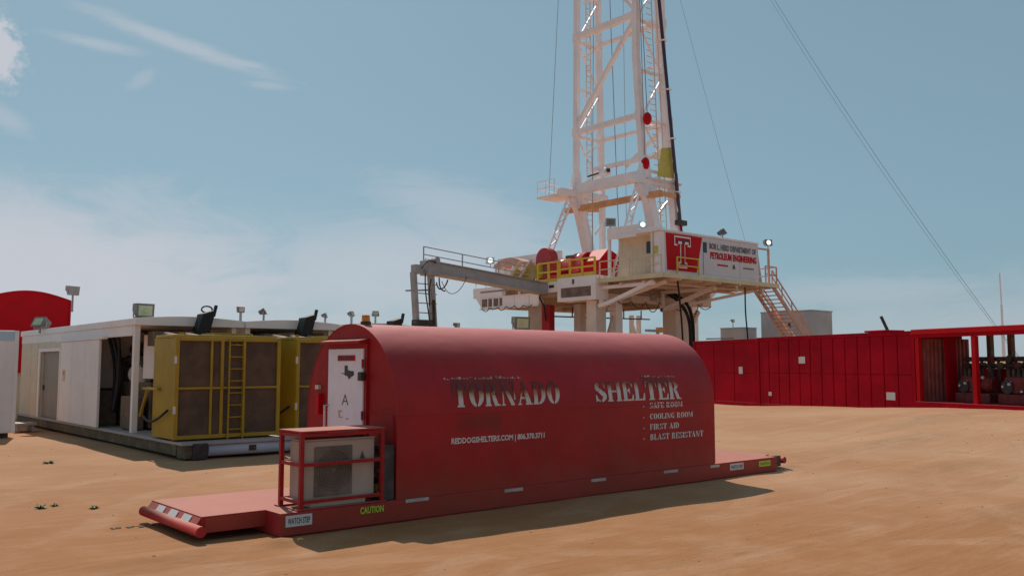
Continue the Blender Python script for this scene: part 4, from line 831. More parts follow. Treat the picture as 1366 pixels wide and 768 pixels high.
floodlight('floodlight', 'bright lit lamp above the front corner of the rig cabin by the window', (41.95, 37.0, 10.35), R(-35), R(0), 0.48, lens=MLIT, pole=0.1, house=MCHR)
floodlight('floodlight', 'dark lamp tilted up on the middle of the cabin roof above the lettering', (48.4, 35.7, 10.28), R(60), R(-35), 0.5, pole=0.15)
floodlight('floodlight', 'square dark lamp on the left end of the cabin parapet', (41.9, 39.7, 10.75), R(-30), R(0), 0.62, pole=0.1, house=MGREY, lens=MCAP)
bx = M(); bx.beam((55.2, 37.5, 7.0), (54.6, 37.5, 9.9), .28); tag(bx.build('hoist_ram', MGREY, org=(55, 37.5, 7)), 'slim grey ram leaning beside the right end of the rig platform', 'ram')
floodlight('floodlight', 'small dark lamp at the tip of the grey ram beside the rig platform', (54.6, 37.5, 9.75), R(10), R(-10), 0.3, pole=0.1)

# stairs down from the platform
stc = thing('rig_staircase', 'faded orange and pink steel stairs slanting down from the right end of the rig platform', 'staircase', (58, 36.4, 0))
sx0, sz0, sx1, sz1 = 53.6, 7.45, 61.8, 0.2; dS = Vector((sx1 - sx0, 0, sz1 - sz0))
for y in (35.5, 37.1):
    M().beam((sx0, y, sz0), (sx1, y, sz1), .08, .30).build('stringer', MPINK, stc)
n_ = 28
for i in range(n_): 
    c_ = Vector((sx0, 35.55, sz0)) + dS * ((i + .5) / n_)
    M().box(c_.x - .14, c_.x + .14, 35.55, 37.05, c_.z - .02, c_.z + .03).build('step', MOR if 8 < i < 22 else MPINK, stc)
for y in (35.5, 37.1):
    mm = M(); up_ = Vector((0, 0, 1.05))
    a, b_ = Vector((sx0, y, sz0)), Vector((sx1, y, sz1)); mm.beam(a + up_, b_ + up_, .07); mm.beam(a + up_ * .55, b_ + up_ * .55, .06)
    for i in range(8): c_ = a.lerp(b_, i / 7); mm.beam(c_, c_ + up_, .06)
    mm.build('handrail', MPINK, stc)
ln = M().beam((54.9, 38.5, 8.7), (66.0, 38.5, 0.2), .22, .1); tag(ln.build('escape_slide', MRIG, org=(60, 38.5, 0)), 'thin pale slide rail running down to the right behind the orange stairs', 'slide rail')

# drawworks and things on the rig floor
dw = thing('drawworks', 'red drum housing with a sloping hood behind the yellow rail', 'drawworks', (43.7, 44, 7.83))
M().box(42.5, 45.0, 41.3, 46.6, 7.83, 8.25).build('base', MBRG, dw, bevel=0.03)
M().cyl((43.3, 44.0, 8.75), (43.3, 46.4, 8.75), .66, 24).build('drum_cover', MBRG, dw)
M().cyl((43.2, 42.9, 8.8), (43.2, 43.95, 8.8), .85, 24).build('drum_cover', MBRG, dw)
M().prism([(42.5, 41.3, 8.26), (42.5, 41.3, 8.9), (43.4, 41.3, 9.75), (45.0, 41.3, 9.1), (45.0, 41.3, 8.26)], (0, 1.5, 0)).build('hood', MBR, dw, bevel=0.03)
M().box(43.1, 43.6, 44.4, 45.2, 9.3, 9.6).build('motor', MBRN, dw, bevel=0.05); M().box(43.1, 43.4, 43.9, 44.3, 9.4, 9.65).build('valve', MCHR, dw)
dm = thing('round_guard', 'tall round-topped dark red guard standing left of the drum housing', 'guard', (43.4, 47.6, 7.8))
pf_ = [(46.75, 7.8)] + [(47.6 - .85 * math.cos(math.pi * i / 16), 9.55 + .85 * math.sin(math.pi * i / 16)) for i in range(17)] + [(48.45, 7.8)]
M().prism([(43.2, y, z) for y, z in pf_], (.7, 0, 0)).build('shell', MBRG, dm, bevel=0.05); M().box(43.1, 43.2, 46.9, 47.2, 8.0, 9.0).build('brace', MYEL, dm)
for i, (y, lb) in enumerate(((48.9, 'yellow cable reel at the left end of the rig floor'), (50.1, 'darker yellow cable reel half hidden by the utility arm'))):
    rl = thing('cable_reel', lb, 'reel', (43.0, y, 7.6), 'cable reels on the rig floor')
    M().cyl((42.7, y, 8.3), (42.75, y, 8.3), .75, 20).build('flange', MYEL, rl); M().cyl((43.5, y, 8.3), (43.55, y, 8.3), .75, 20).build('flange', MYEL, rl); M().cyl((42.75, y, 8.3), (43.5, y, 8.3), .5, 16).build('drum', MBRN, rl)
    q = M(); q.beam((42.5, y - .8, 9.5), (42.5, y + .7, 8.1), .2, .14); q.build('arm', MCRM, rl)
br = M(); br.box(42.2, 42.35, 46.7, 48.1, 8.1, 9.05); tag(br.build('yellow_panel', MYEL, org=(42.3, 47.4, 7.6)), 'flat yellow panel in front of the round red guard', 'panel')
ww = M(); ww.box(46.8, 47.0, 49.6, 57.2, 7.9, 10.7); ww.box(46.8, 52.0, 49.5, 49.6, 7.9, 10.1); tag(ww.build('windwall', MRIG, org=(47, 53, 7.5)), 'pale wind screen wall standing behind the red machinery', 'wall')
ht = thing('rig_hut', 'small open hut with a curved pinkish roof on the far left of the rig floor', 'hut', (46, 54, 7.5))
pf_ = [(52.4 + 3.6 * i / 12, 10.0 + .45 * math.sin(math.pi * i / 12)) for i in range(13)]
M().prism([(45.4, y, z) for y, z in pf_] + [(45.4, 56.0, 9.8), (45.4, 52.4, 9.8)], (1.2, 0, 0)).build('roof', MPINK, ht)
for y in (52.5, 53.6, 54.7, 55.8): M().box(45.45, 45.62, y, y + .14, 7.5, 9.8).build('post', MRIG, ht)
M().box(45.4, 46.5, 52.4, 56.0, 7.0, 7.5).build('base', MRIGB, ht); M().box(45.42, 45.5, 52.6, 55.8, 7.5, 8.4).build('side_panel', MRIG, ht)
floodlight('floodlight', 'bright lit lamp on the left of the curved hut roof', (45.3, 56.3, 9.9), R(-40), R(0), 0.6, lens=MLIT, pole=0.2, house=MCHR)
fl_ = M(); fl_.box(43.5, 54, 53.21, 56.2, 7.2, 7.45); fl_.build('rear_floor', MRIGB, sub)

# utility arm and its tower
ua = thing('utility_arm', 'grey girder arm sloping from the rig floor up to its slender hose tower', 'utility arm', (31.6, 46, 0))
m_ = M(); A_, B_ = Vector((32.0, 46, 8.05)), Vector((41.7, 46, 7.25)); m_.beam(A_, B_, .9, .62); m_.beam(A_ + Vector((0, 0, .36)), B_ + Vector((0, 0, .36)), 1.1, .07); m_.beam(A_ - Vector((0, 0, .36)), B_ - Vector((0, 0, .36)), 1.1, .07)
m_.build('girder', MGREY, ua)
m_ = M(); m_.box(31.7, 32.6, 45.5, 46.5, 7.55, 8.5); m_.cyl((32.3, 45.4, 8.5), (32.3, 46.6, 8.5), .16, 12); m_.build('knuckle', MGREY, ua, bevel=0.04)
rail('handrail', [(32.0, 46.5, 8.40), (41.2, 46.5, 7.65)], 1.02, MGREY, ua, .028, n=3)
for x, w in ((31.05, .24), (32.35, .28)):
    m_ = M(); m_.beam((x - .15, 46, 7.7), (x + .45, 46, 0), w, .42, up=(0, 1, 0)); m_.build('tower_leg', MGREY, ua)
m_ = M(); m_.cyl((31.3, 46.3, 6.3), (31.65, 46.3, 0.2), .11, 10); m_.cyl((32.15, 45.6, 6.0), (32.45, 45.6, .2), .10, 10); m_.box(31.0, 32.2, 45.6, 46.3, 4.2, 4.75); each(m_, 'hydraulic_ram', MDK, ua)
m_ = M()
for z in (7.0, 6.4, 5.8, 5.2, 4.6, 4.0, 3.4): m_.beam((30.95, 45.9, z), (32.6, 45.9, z - .02), .06)
m_.beam((30.3, 45.9, 6.5), (32.4, 45.9, 6.66), .10); m_.build('rungs', MGREY, ua)
m_ = M(); m_.box(30.85, 31.4, 45.7, 46.2, 7.6, 8.15); m_.beam((31.3, 46, 7.75), (32.0, 46, 7.75), .22); m_.build('tower_head', MGREY, ua)
for (a, b_, dz_) in (((31.2, 7.9), (32.2, 8.3), .5), ((31.45, 7.6), (31.75, 4.4), 0), ((32.5, 7.4), (32.9, 6.6), -.5), ((32.7, 7.2), (34.6, 7.6), -1.7), ((31.9, 7.3), (31.7, 5.6), -.2), ((32.3, 7.1), (33.1, 7.3), -.9)):
    pts_ = [(a[0] + (b_[0] - a[0]) * u, 45.5 + .1 * math.sin(u * 5), a[1] + (b_[1] - a[1]) * u + dz_ * 4 * u * (1 - u) * .55) for u in [i / 12 for i in range(13)]]
    M().tube(pts_, .045 if abs(dz_) < 1 else .022, 6).build('hose', MDK, ua)

# mast
ms = thing('rig_mast', 'tall pale lattice mast of the drilling rig rising out of the top of the picture', 'mast', (48.4, 45, 7.5))
def chord(y, top):
    return y
ZT = 44.0
def fx(z): return 47.0 + 0.010 * max(0, z - 14.7)      # front (towards -x) chords
def bx_(z, y): return 49.85 - 0.022 * max(0, z - 12)
def yl(z): return 48.05 - 0.004 * (z - 14)
def yr(z): return 41.25 + 0.075 * (z - 14.7) * (1 if z < 24 else 0) + (0.70 if z >= 24 else 0)
FL = lambda z: Vector((fx(z), yl(z), z)); FR = lambda z: Vector((fx(z), yr(z), z))
BL = lambda z: Vector((bx_(z, 0), yl(z), z)); BR = lambda z: Vector((bx_(z, 0) + .25, yr(z), z))
for f_, nm, w in ((FL, 'front_chord', .38), (FR, 'front_chord', .42), (BL, 'rear_chord', .38), (BR, 'rear_chord', .54)):
    mm = M(); zs_ = ([14.4, 24, ZT] if f_ in (FL, FR) else [7.5, 14.4, 24, ZT])
    for a, b_ in zip(zs_[:-1], zs_[1:]): mm.beam(f_(a), f_(b_), w, w, up=(0, 1, 0))
    for k_ in range(4): # collars at the pinned joints
        z = (19.7, 27.1, 34.5, 41.0)[k_ % 4]; c_ = f_(z); mm.box(c_.x - w * .62, c_.x + w * .62, c_.y - w * .62, c_.y + w * .62, z - .45, z + .25)
    mm.build(nm, MRIG, ms)
for y0_, nm in ((48.05, 'l'), (41.25, 'r')):
    mm = M(); a = Vector((47.0, y0_, 14.9)); b_ = Vector((49.2, y0_, 7.5)); mm.beam(a, b_, .62, .75, up=(0, 1, 0)); mm.build('lower_leg', MRIG, ms)
    mm = M(); p0 = Vector((46.2, y0_, 14.6)); p1 = Vector((42.6 if y0_ > 45 else 43.5, y0_, 7.5)); e = Vector((.55, 0, .1))
    mm.beam(p0, p1, .12); mm.beam(p0 + e, p1 + e, .12); nn = 16
    for i in range(nn): mm.beam((p0 if i % 2 else p0 + e).lerp(p1 if i % 2 else p1 + e, i / nn), (p0 + e if i % 2 else p0).lerp(p1 + e if i % 2 else p1, (i + 1) / nn), .07)
    mm.build('lattice_strut', MRIG, ms)
    mm = M(); mm.box(45.2, 50.2, y0_ - .3, y0_ + .3, 14.55, 15.1); mm.prism([(46.2, y0_ - .22, 14.55), (48.2, y0_ - .22, 14.55), (47.6, y0_ - .22, 13.2), (47.1, y0_ - .22, 13.2)], (0, .44, 0)); mm.prism([(46.4, y0_ - .2, 15.1), (47.6, y0_ - .2, 15.1), (47.3, y0_ - .2, 16.6), (46.8, y0_ - .2, 16.6)], (0, .4, 0)); mm.build('knuckle_plate', MRIG, ms, bevel=0.03)
# beams across the wide face
def hbeam(z, w, h, mt=MRIG, x=None, ext=0, nm='cross_beam', z2=None):
    a, b_ = FL(z), FR(z2 or z); 
    if x is not None: a.x = b_.x = x
    d_ = (a - b_).normalized() * ext; return M().beam(a + d_, b_ - d_, w, h).build(nm, mt, ms)
hbeam(15.2, .5, .75, ext=.3); hbeam(13.75, .35, .42, MOR, x=47.2, ext=1.3, nm='stabiliser_beam'); hbeam(16.9, .3, .3, x=48.6)
hbeam(19.6, .35, .38); hbeam(27.1, .38, .42); hbeam(34.5, .38, .42); hbeam(41.8, .38, .42)
mm = M(); a = FL(13.75); mm.beam(a + Vector((.1, 1.3, 0)), a + Vector((3.2, .3, .3)), .3); b_ = FR(13.75); mm.beam(b_ + Vector((.1, -1.3, 0)), b_ + Vector((3.4, -.2, .3)), .3); each(mm, 'stabiliser_arm', MOR, ms)
mm = M(); mm.beam(FL(20.0), FR(26.9), .28); mm.beam(FL(34.2), FR(27.4), .28); mm.beam(FL(35), FR(41.5), .28); mm.beam(BR(19.4), BL(16.9) + Vector((0, -2.6, 0)), .22); mm.beam(BR(19.4) + Vector((0, .9, 0)), BR(16.9) + Vector((0, .9, 0)), .2); each(mm, 'diagonal', MRIG, ms)
mm = M()
for z in (19.4, 27.0, 34.4): mm.beam(BL(z), BR(z), .24)
each(mm, 'rear_cross_beam', MRIG, ms)
# side trusses: struts, zigzag lattice and the bright flat bars
for f_, b2, sgn_ in ((FL, BL, 1), (FR, BR, -1)):
    mm = M(); z = 15.6; i = 0
    while z < 42:
        mm.beam(f_(z), b2(z), .20); a, c_ = (f_(z), b2(z + 3.7)) if i % 2 else (b2(z), f_(z + 3.7)); mm.beam(a, c_, .11); z += 3.7; i += 1
    mm.build('side_lattice', MRIG, ms)
    mm = M(); q = -.30 * sgn_
    for z0_ in ((9.2, 11.6, 15.4, 17.6, 21.8, 25.2, 29.5, 34, 38)):
        zz = z0_ + (.7 if sgn_ < 0 else 0); a, c_ = (f_(max(zz, 14.7)), b2(zz + 1.6)); a.z = zz
        if zz < 14.5: a.x = 48.4
        a.y += q; c_.y += q; mm.beam(a.lerp(c_, .18), a.lerp(c_, .86), .05, .22)
    each(mm, 'bright_bar', MGLS, ms)
    mm = M(); x_ = 1.9
    for u in (.42, .62):
        mm.beam(f_(8).lerp(b2(8), u) * 1, f_(ZT - 1).lerp(b2(ZT - 1), u), .06)
    z = 8.5
    while z < ZT - 2: mm.beam(f_(z).lerp(b2(z), .42), f_(z).lerp(b2(z), .62), .05); z += .45
    mm.build('ladder', MRIGB, ms)
mm = M(); mm.box(45.0, 47.2, 48.3, 50.3, 14.55, 14.68); mm.build('mast_platform', MRIG, ms)
rail('platform_rail', [(45.05, 48.4, 14.68), (45.05, 50.25, 14.68), (47.1, 50.25, 14.68)], 1.15, MRIG, ms, .025, n=2)
mm = M(); mm.prism([(48.0, 40.86, 15.2), (49.85, 40.86, 15.3), (49.75, 40.86, 17.55), (48.5, 40.86, 17.3)], (0, .06, 0)); mm.build('yellow_board', MGLD, ms)
mm = M(); mm.box(46.9, 50.6, 40.85, 41.8, 14.85, 15.0); mm.build('walkway', MRIGB, ms)
mm = M(); mm.cyl((47.6, 45.9, 16.25), (47.6, 45.3, 16.25), .34, 18); mm.build('sheave', MRIG, ms); M().cyl((47.55, 45.25, 16.3), (47.55, 45.15, 16.3), .16, 12).build('sheave_hub', MDK, ms)
M().beam((47.5, 47.3, 16.15), (47.5, 45.9, 16.25), .10).build('sheave_arm', MDK, ms)
for z, y in ((19.15, 40.85), (16.0, 41.1)): 
    M().ball((46.95, y, z), .32, .32, .46).build('red_weight', MBR, ms)
M().cyl((50.02, 40.6, 12.3), (46.12, 40.6, 44), .13, 10).build('standpipe', MNAVY, ms)
M().cyl((50.25, 40.62, 11.2), (49.75, 40.62, 15.6), .09, 10).build('standpipe', MBR, ms)
mm = M()
for z in (14.2, 18, 21.5, 25, 28.5): mm.box(49.85 - (z - 12.3) * .123, 50.25 - (z - 12.3) * .123, 40.4, 41.2, z, z + .10)
each(mm, 'pipe_clamp', MRIG, ms)
M().box(49.7, 50.6, 40.4, 40.8, 11.9, 12.25).build('pipe_foot', MDK, ms)
mm = M(); mm.box(46.5, 50.5, 41.5, 48.5, 43.6, 44.2); mm.build('crown_block', MRIG, ms)
for (p, q, r_, lb) in (((46.7, 48.6, 43.8), (45.6, 49.6, 14.6), .026, 'dark hanging cable left of the mast, ending at the small mast platform'),
                       ((48.2, 47.0, 43.6), (48.2, 47.6, 9.0), .035, 'thin dark line inside the left truss of the mast'),
                       ((48.4, 46.2, 43.6), (48.5, 45.0, 8.6), .04, 'dark drilling line just right of the left mast truss'),
                       ((48.6, 44.6, 43.6), (48.6, 44.4, 9.2), .022, 'faint grey line hanging in the open middle of the mast'),
                       ((47.2, 42.2, 43.6), (46.95, 40.85, 19.5), .04, 'cable holding the upper red weight'),
                       ((47.3, 42.1, 43.6), (46.95, 41.1, 16.4), .035, 'cable holding the lower red weight')):
    tag(M().tube([p, q], r_ * .75, 6).build('cable', MWIRE, org=q), lb, 'cable', 'cables hanging in the mast')
# guy wires
def wire(p, q, sag, r_, lb, mt=MDK):
    p, q = Vector(p), Vector(q); pts_ = []
    for i in range(25): u = i / 24; c_ = p.lerp(q, u); c_.z -= sag * 4 * u * (1 - u); pts_.append(c_)
    return tag(M().tube(pts_, r_, 5).build('guy_wire', MWIRE, org=q), lb, 'guy wire', 'guy wires of the mast')
wire((49.6, 41.6, 43.8), (55.0, 18.9, 0.2), 1.6, .011, 'thicker guy wire running from the mast down to the right behind the red row')
wire((49.7, 41.8, 44.1), (55.0, 18.9, 0.2), 2.1, .008, 'thinner guy wire just above its thicker twin on the right')
wire((50.2, 44.5, 44.0), (62.0, 40.0, 0.2), .9, .011, 'hair-thin wire dropping behind the rig cabin roof')

# hoses under the platform
def hose(pts, r_, lb, grp='hoses hanging under the rig platform'):
    P_ = [Vector(p) for p in pts]; out_ = []
    for i in range(len(P_) - 1):
        p0 = P_[max(i - 1, 0)]; p1 = P_[i]; p2 = P_[i + 1]; p3 = P_[min(i + 2, len(P_) - 1)]
        for j in range(6):
            u = j / 6; out_.append(.5 * ((2 * p1) + (p2 - p0) * u + (2 * p0 - 5 * p1 + 4 * p2 - p3) * u * u + (3 * p1 - p0 - 3 * p2 + p3) * u ** 3))
    out_.append(P_[-1]); return tag(M().tube(out_, r_, 7).build('hanging_hose', MBLK, org=pts[-1]), lb, 'hose', grp)
hose([(43.9, 35.9, 7.3), (44.2, 36.0, 6.2), (44.8, 36.3, 4.0), (45.2, 36.6, 1.5), (45.2, 36.8, 0.1)], .06, 'thin black hose hanging nearest the cabin corner')
hose([(49.0, 40.9, 7.1), (49.35, 39.9, 6.5), (49.95, 39.7, 5.6), (50.2, 39.7, 3.9), (50.2, 39.8, 0.1)], .13, 'fat black hose looping beside the near rig column')
hose([(48.5, 40.9, 7.1), (48.8, 39.9, 6.4), (49.45, 39.6, 5.4), (49.75, 39.6, 3.9), (49.8, 39.7, 0.1)], .12, 'second fat black hose just left of the near rig column')
hose([(51.0, 35.9, 7.2), (51.0, 35.9, 5.5), (51.2, 35.9, 3.5), (51.3, 35.9, 0.1)], .05, 'straight black hose below the lettering end of the cabin')

# ------------------------------------------------------------------ red container row, pump shed
def loc_frame(P_, Q_):
    P_, Q_ = Vector((P_[0], P_[1], 0)), Vector((Q_[0], Q_[1], 0)); return P_, Q_, (Q_ - P_).length, math.atan2(Q_.y - P_.y, Q_.x - P_.x)
def build_container(name, label, P_, Q_, H_, npan, tags_, extra=None, grp='red containers in a row', z0=0.0):
    """front face runs from P to Q; the body lies behind it (local +y)"""
    p, q, ln_, ang = loc_frame(P_, Q_)
    t_ = thing(name, label, 'container', (0, 0, 0), grp); D_ = 2.45
    fw = M(); pw = (ln_ - .30) / npan
    # pressed wall: shallow folds, a narrow groove between the panels and a weld line at mid height
    for i in range(npan):
        a = .15 + i * pw; dz_ = .0
        fw.prism([(a + .015, .016, .18), (a + .035, .0, .18), (a + pw - .035, .0, .18), (a + pw - .015, .016, .18), (a + pw - .015, .09, .18), (a + .015, .09, .18)], (0, 0, H_ / 2 - .20))
        fw.prism([(a + .015, .016, H_ / 2), (a + .035, .0, H_ / 2), (a + pw - .035, .0, H_ / 2), (a + pw - .015, .016, H_ / 2), (a + pw - .015, .09, H_ / 2), (a + .015, .09, H_ / 2)], (0, 0, H_ / 2 - .13))
    fw.build('front_wall', MRC, t_)
    b_ = M(); b_.box(.02, ln_ - .02, .06, D_, .05, H_ - .03); b_.build('body', MRC, t_)
    f_ = M(); f_.box(0, .14, -.02, .16, 0, H_); f_.box(ln_ - .14, ln_, -.02, .16, 0, H_); f_.box(.141, ln_ - .141, -.015, .14, H_ - .12, H_ - .002); f_.box(.141, ln_ - .141, -.015, .14, 0.0, .17); f_.build('frame', MRC, t_, bevel=0.01)
    M().box(-.01, ln_ + .01, -.03, D_ + .02, H_ + .001, H_ + .035).build('roof', MRC, t_)
    for x in (0.0, ln_ - .16):
        for z in (0.0, H_ - .14): M().box(x - .006, x + .166, -.032, .10, z - .004, z + .14).build('corner_casting', MRC, t_)
    for (x, z, w, h) in tags_: M().box(x, x + w, -.012 if True else 0, -.006, z, z + h).build('placard', MTXT, t_)
    t_.location = (p.x, p.y, z0); t_.rotation_euler = (0, 0, ang); return t_, ln_
C0, C1, C2, C3 = (38.35, 30.35), (36.74, 25.25), (33.62, 16.12), (30.95, 8.3)
build_container('red_container', 'short red container at the far end of the row, beside the arched shelter', C0, C1, 3.20, 3, [(3.9, 1.55, .30, .34)])
c2, l2 = build_container('red_container', 'longest red container with ribbed panels, between the short container and the pump shed', C1, C2, 3.24, 13, [(3.0, 2.05, .42, .30), (.8, .55, .22, .18), (8.15, .62, .46, .30)])
M().box(4.9, 5.3, -.012, -.004, .62, .92).build('scuffed_patch', MDK, c2)
tg = thing('tarp_roll', 'flat red cover on the roof edge of the long red container', 'cover', (0, 0, 0)); M().box(7.0, 8.1, .05, 1.1, 3.29, 3.37).build('lid', MRC, tg, bevel=0.02)
tg.location = c2.location; tg.rotation_euler = c2.rotation_euler
p, q, ln_, ang = loc_frame(C2, C3)
ps_ = thing('pump_shed', 'open-sided red shed full of dark pumps at the right edge', 'shed', (0, 0, 0)); H_ = 3.30; D_ = 3.0; z0_ = .40
M().box(0.0, ln_, -.05, D_, z0_, z0_ + .22).build('floor', MRC, ps_, bevel=0.01)
M().box(-.05, ln_, -.12, D_ + .1, H_ - .17, H_ + .02).build('roof', MBR, ps_, bevel=0.02)
M().box(.02, ln_, -.06, .04, H_ - .30, H_ - .171).build('roof_beam', MRC, ps_)
for x in (0.02, 2.55, 5.6, 8.0): M().box(x, x + .17, 0, .17, z0_ + .22, H_ - .30).build('post', MBR, ps_)
for x in (0.95, 1.85, 3.4, 5.0, 6.6, 8.0): M().box(x, x + .16, D_ - .4, D_ - .2, z0_ + .22, H_ - .18).build('rear_post', MBRN, ps_)
w_ = M()
for i in range(13):
    a = .16 + i * .20; w_.prism([(.02, a, z0_ + .23), (.08, a + .04, z0_ + .23), (.08, a + .12, z0_ + .23), (.02, a + .17, z0_ + .23), (.0, a + .17, z0_ + .23), (.0, a, z0_ + .23)], (0, 0, H_ - .55 - z0_))
w_.build('end_panelling', paint('faded_end_wall', (0.36, 0.09, 0.08), 0.6, 0.3, 0.0, 0.6, (0.10, 0.01, 0.01), 1.5), ps_)
M().box(.02, ln_, D_ - .19, D_ - .06, z0_ + .2, 1.85).build('low_wall', MRC, ps_)
M().box(.45, .55, 1.0, 1.5, z0_ + .2, H_ - .3).build('inner_post', MRC, ps_)
ps_.location = (p.x, p.y, 0); ps_.rotation_euler = (0, 0, ang)
def pump(label, mats, seed):
    random.seed(seed)
    t_ = thing('pump_unit', label, 'pump', (0, 0, 0), 'pumps inside the red shed')
    M().box(0, 1.5, 0, .9, 0, .35).build('base', mats[0], t_, bevel=0.03); M().box(.15, .95, .15, .75, .36, .95).build('engine_block', mats[1], t_, bevel=0.06)
    for i in range(4): M().cyl((.25 + i * .2, .3, .95), (.25 + i * .2, .3, 1.25), .07, 10).build('cylinder', mats[2], t_)
    M().cyl((1.0, .45, .65), (1.45, .45, .65), .28, 16).build('pump_head', mats[1], t_); M().cyl((.3, .1, .6), (.3, .16, .6), .24, 16).build('flywheel', mats[2], t_)
    M().tube([(.2, .6, 1.1), (.5, .7, 1.4), (1.0, .6, 1.35), (1.3, .45, 1.0), (1.3, .45, .8)], .06, 8).build('exhaust', mats[2], t_)
    for i in range(5): M().ball((random.uniform(.1, 1.4), -.03 + random.uniform(0, .2), random.uniform(.4, 1.2)), .06).build('gauge', MCHR if i % 2 else MTXT, t_)
    return t_
def into_shed(t_, x, y, z, rz=0):
    ca, sa = math.cos(ang), math.sin(ang); t_.location = (p.x + x * ca - y * sa, p.y + x * sa + y * ca, z); t_.rotation_euler = (0, 0, ang + rz)
MPR = paint('pump_red', (0.16, 0.010, 0.012), .6, .3, .1, .4, (.03, .01, .01), 3, top=.1)
p1 = pump('dark pump with gauges between the first and second front posts of the red shed', (MPR, MPR, MDK), 3); into_shed(p1, .95, .9, z0_ + .22)
p2 = dup(p1, (0, 0, 0), 'dark pump just right of the second front post of the red shed'); into_shed(p2, 2.95, .7, z0_ + .22)
p3 = dup(p1, (0, 0, 0), 'dark pump farthest right in the red shed, cut by the picture edge'); into_shed(p3, 4.9, .7, z0_ + .22)
mf = thing('pipe_manifold', 'long rack of dark pipes and valves above the pumps in the red shed', 'manifold', (0, 0, 0))
for z in (1.95, 2.2): M().cyl((.6, 1.9, z), (ln_ - .3, 1.9, z), .09, 10).build('pipe', MDK, mf)
for i in range(20): 
    x = .8 + i * .36; M().cyl((x, 1.72, 1.95 + (i % 2) * .25), (x, 1.80, 1.95 + (i % 2) * .25), .13, 12).build('valve_wheel', (MDK, MPR, MDK, MPR, MBRN)[i % 5], mf); M().cyl((x + .15, 1.9, 1.3), (x + .15, 1.9, 2.2), .05, 8).build('riser', MBRN, mf)
into_shed(mf, 0, 0, 0)

# ------------------------------------------------------------------ things beyond the row
tk = thing('grey_tank', 'large plain grey steel box tank behind the red row, under the rig stairs', 'tank', (65, 41, 0))
M().box(63.1, 66.1, 38.3, 42.95, 0, 6.2).build('body', MTANK, tk, bevel=0.03); M().box(63.06, 66.14, 38.26, 43.0, 6.2, 6.28).build('rim', MTANK, tk); M().box(63.05, 63.09, 40.2, 40.4, 4.9, 5.3).build('valve', MDK, tk)
tk2 = thing('grey_tank', 'lower grey box tank left of the larger one, behind the red row', 'tank', (62, 44, 0))
M().box(61.2, 63.0, 43.3, 45.6, 0, 4.95).build('body', MTANK, tk2, bevel=0.03); M().box(61.17, 63.03, 43.27, 45.63, 4.95, 5.02).build('rim', MTANK, tk2)
floodlight('floodlight', 'tiny dark lamp on top of the lower grey tank', (61.6, 44.6, 4.95), 0, 0, .28, pole=.5)
am = M(); am.beam((95.8, 36.9, 0), (95.8, 36.9, 6), .24, .24); am.beam((95.8, 36.9, 6), (95.8, 36.9, 8), .16); am.beam((95.8, 36.9, 8), (95.7, 36.9, 11.2), .10)
tag(am.build('antenna_mast', MRIG, org=(95.8, 36.9, 0)), 'thin pale antenna mast far away above the right end of the shed', 'antenna')
sp_ = M(); sp_.beam((38.72, 19.7, 0), (38.72, 19.7, 3.4), .10); sp_.beam((38.72, 19.7, 3.4), (38.44, 19.9, 4.15), .10)
tag(sp_.build('bent_pole', MDK, org=(38.7, 19.7, 0)), 'short dark pole leaning left above the roof of the long red container', 'pole')
wp = thing('warning_light_post', 'post topped with an orange and grey light bar seen over the shelter end', 'warning light', (34.6, 29.6, 0))
M().beam((34.6, 29.6, 0), (34.6, 29.6, 3.6), .12).build('post', MGREY, wp); M().box(34.55, 34.95, 29.45, 29.7, 3.6, 3.86).build('orange_lens', MAMB, wp, bevel=.02); M().box(33.75, 34.54, 29.5, 29.7, 3.62, 3.74).build('light_bar', MGREY, wp)
def light_post(x, y, h, lb, size, rz, lens=MLENS, house=MCAP):
    f_ = floodlight('floodlight_post', lb, (x, y, 0), rz, R(6), size, lens=lens, pole=h, house=house); f_['category'] = 'lamp post'; return f_
light_post(19.6, 22.7, 3.12, 'post with a large greenish floodlight in front of the far left rig column', .52, R(-12))
light_post(17.9, 24.0, 3.2, 'post with a tiny dark lamp on the ridge line right of the utility tower', .20, R(20))

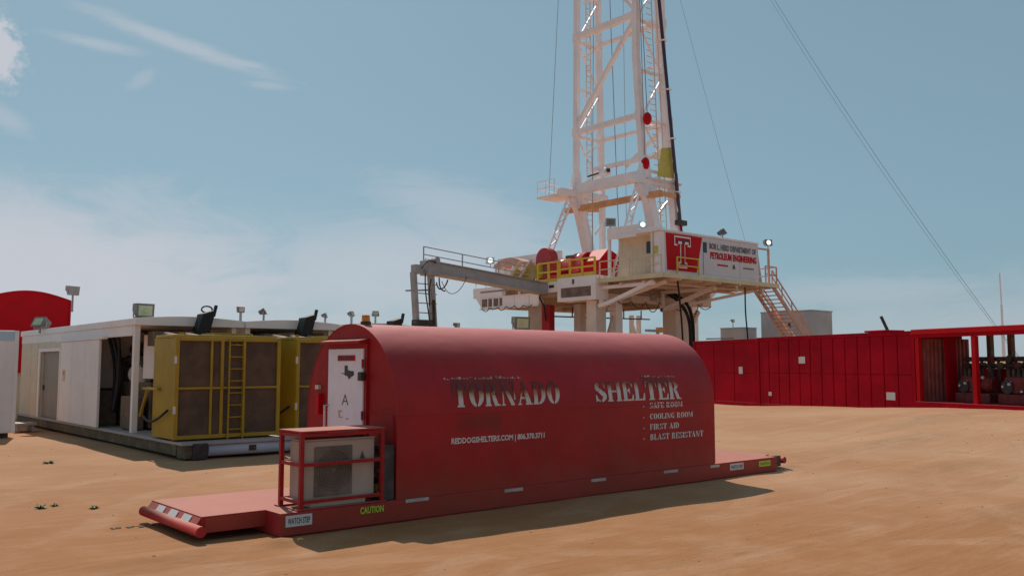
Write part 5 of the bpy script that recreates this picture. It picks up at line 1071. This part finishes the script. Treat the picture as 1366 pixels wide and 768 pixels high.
# ------------------------------------------------------------------ small things on the sand
def weed(loc, r_, label, seed, n_=26):
    random.seed(seed); mm = M()
    for i in range(n_):
        a = random.uniform(0, 2 * math.pi); l_ = r_ * random.uniform(.4, 1); t0 = random.uniform(.2, .9); w = r_ * .16
        d = Vector((math.cos(a), math.sin(a), 0)); s_ = Vector((-d.y, d.x, 0)) * w; o_ = Vector(loc) + d * r_ * .1
        mid = o_ + d * l_ * .6 + Vector((0, 0, l_ * .7 * t0)); tip = o_ + d * l_ + Vector((0, 0, l_ * .5 * t0))
        mm.add([o_, mid + s_, tip, mid - s_], [(0, 1, 2, 3)])
    return tag(mm.build('weed', MLEAF, org=loc), label, 'weed', 'small weeds on the sand')
weed((3.78, 13.6, gh(3.78, 13.6)), .08, 'larger green weed on the sand left of the shelter deck', 5, 40)
weed((3.22, 14.08, gh(3.22, 14.08)), .10, 'green weed nearest the left edge of the picture', 6, 40)
weed((3.42, 14.2, gh(3.42, 14.2)), .08, 'small dark weed close beside the leftmost weed', 7)
weed((4.73, 20.27, gh(4.73, 20.27)), .14, 'sparse weed on the sand in front of the sliding panel', 8)
sd_ = M(); random.seed(12)
for i in range(1600):
    x = random.uniform(-3, 30); y = random.uniform(2, 26); d = math.hypot(x, y); 
    if random.random() > 9 / (d + 3): continue
    if 3.9 < x < 15.4 and 9.8 < y < 12.4: continue
    r_ = random.choice((.005, .006, .008, .013)) * (1 + d * .02); z = gh(x, y)
    sd_.ball((x, y, z), r_ * random.uniform(.8, 1.5), r_ * random.uniform(.8, 1.5), r_ * .6, 6, 4)
o = sd_.build('pebbles', paint('pebble', (0.30, 0.19, 0.12), .9, .3, .2, .2, scale=8)); o['kind'] = 'stuff'
ds = M(); random.seed(4)
for i in range(16): # scuffed clods left of the deck
    x = 3.66 + random.gauss(0, .16); y = 11.72 + random.gauss(0, .06); ds.ball((x, y, gh(x, y)), random.uniform(.008, .05), random.uniform(.006, .018), .012, 6, 4)
o = ds.build('scattered_clods', MBRN); o['kind'] = 'stuff'
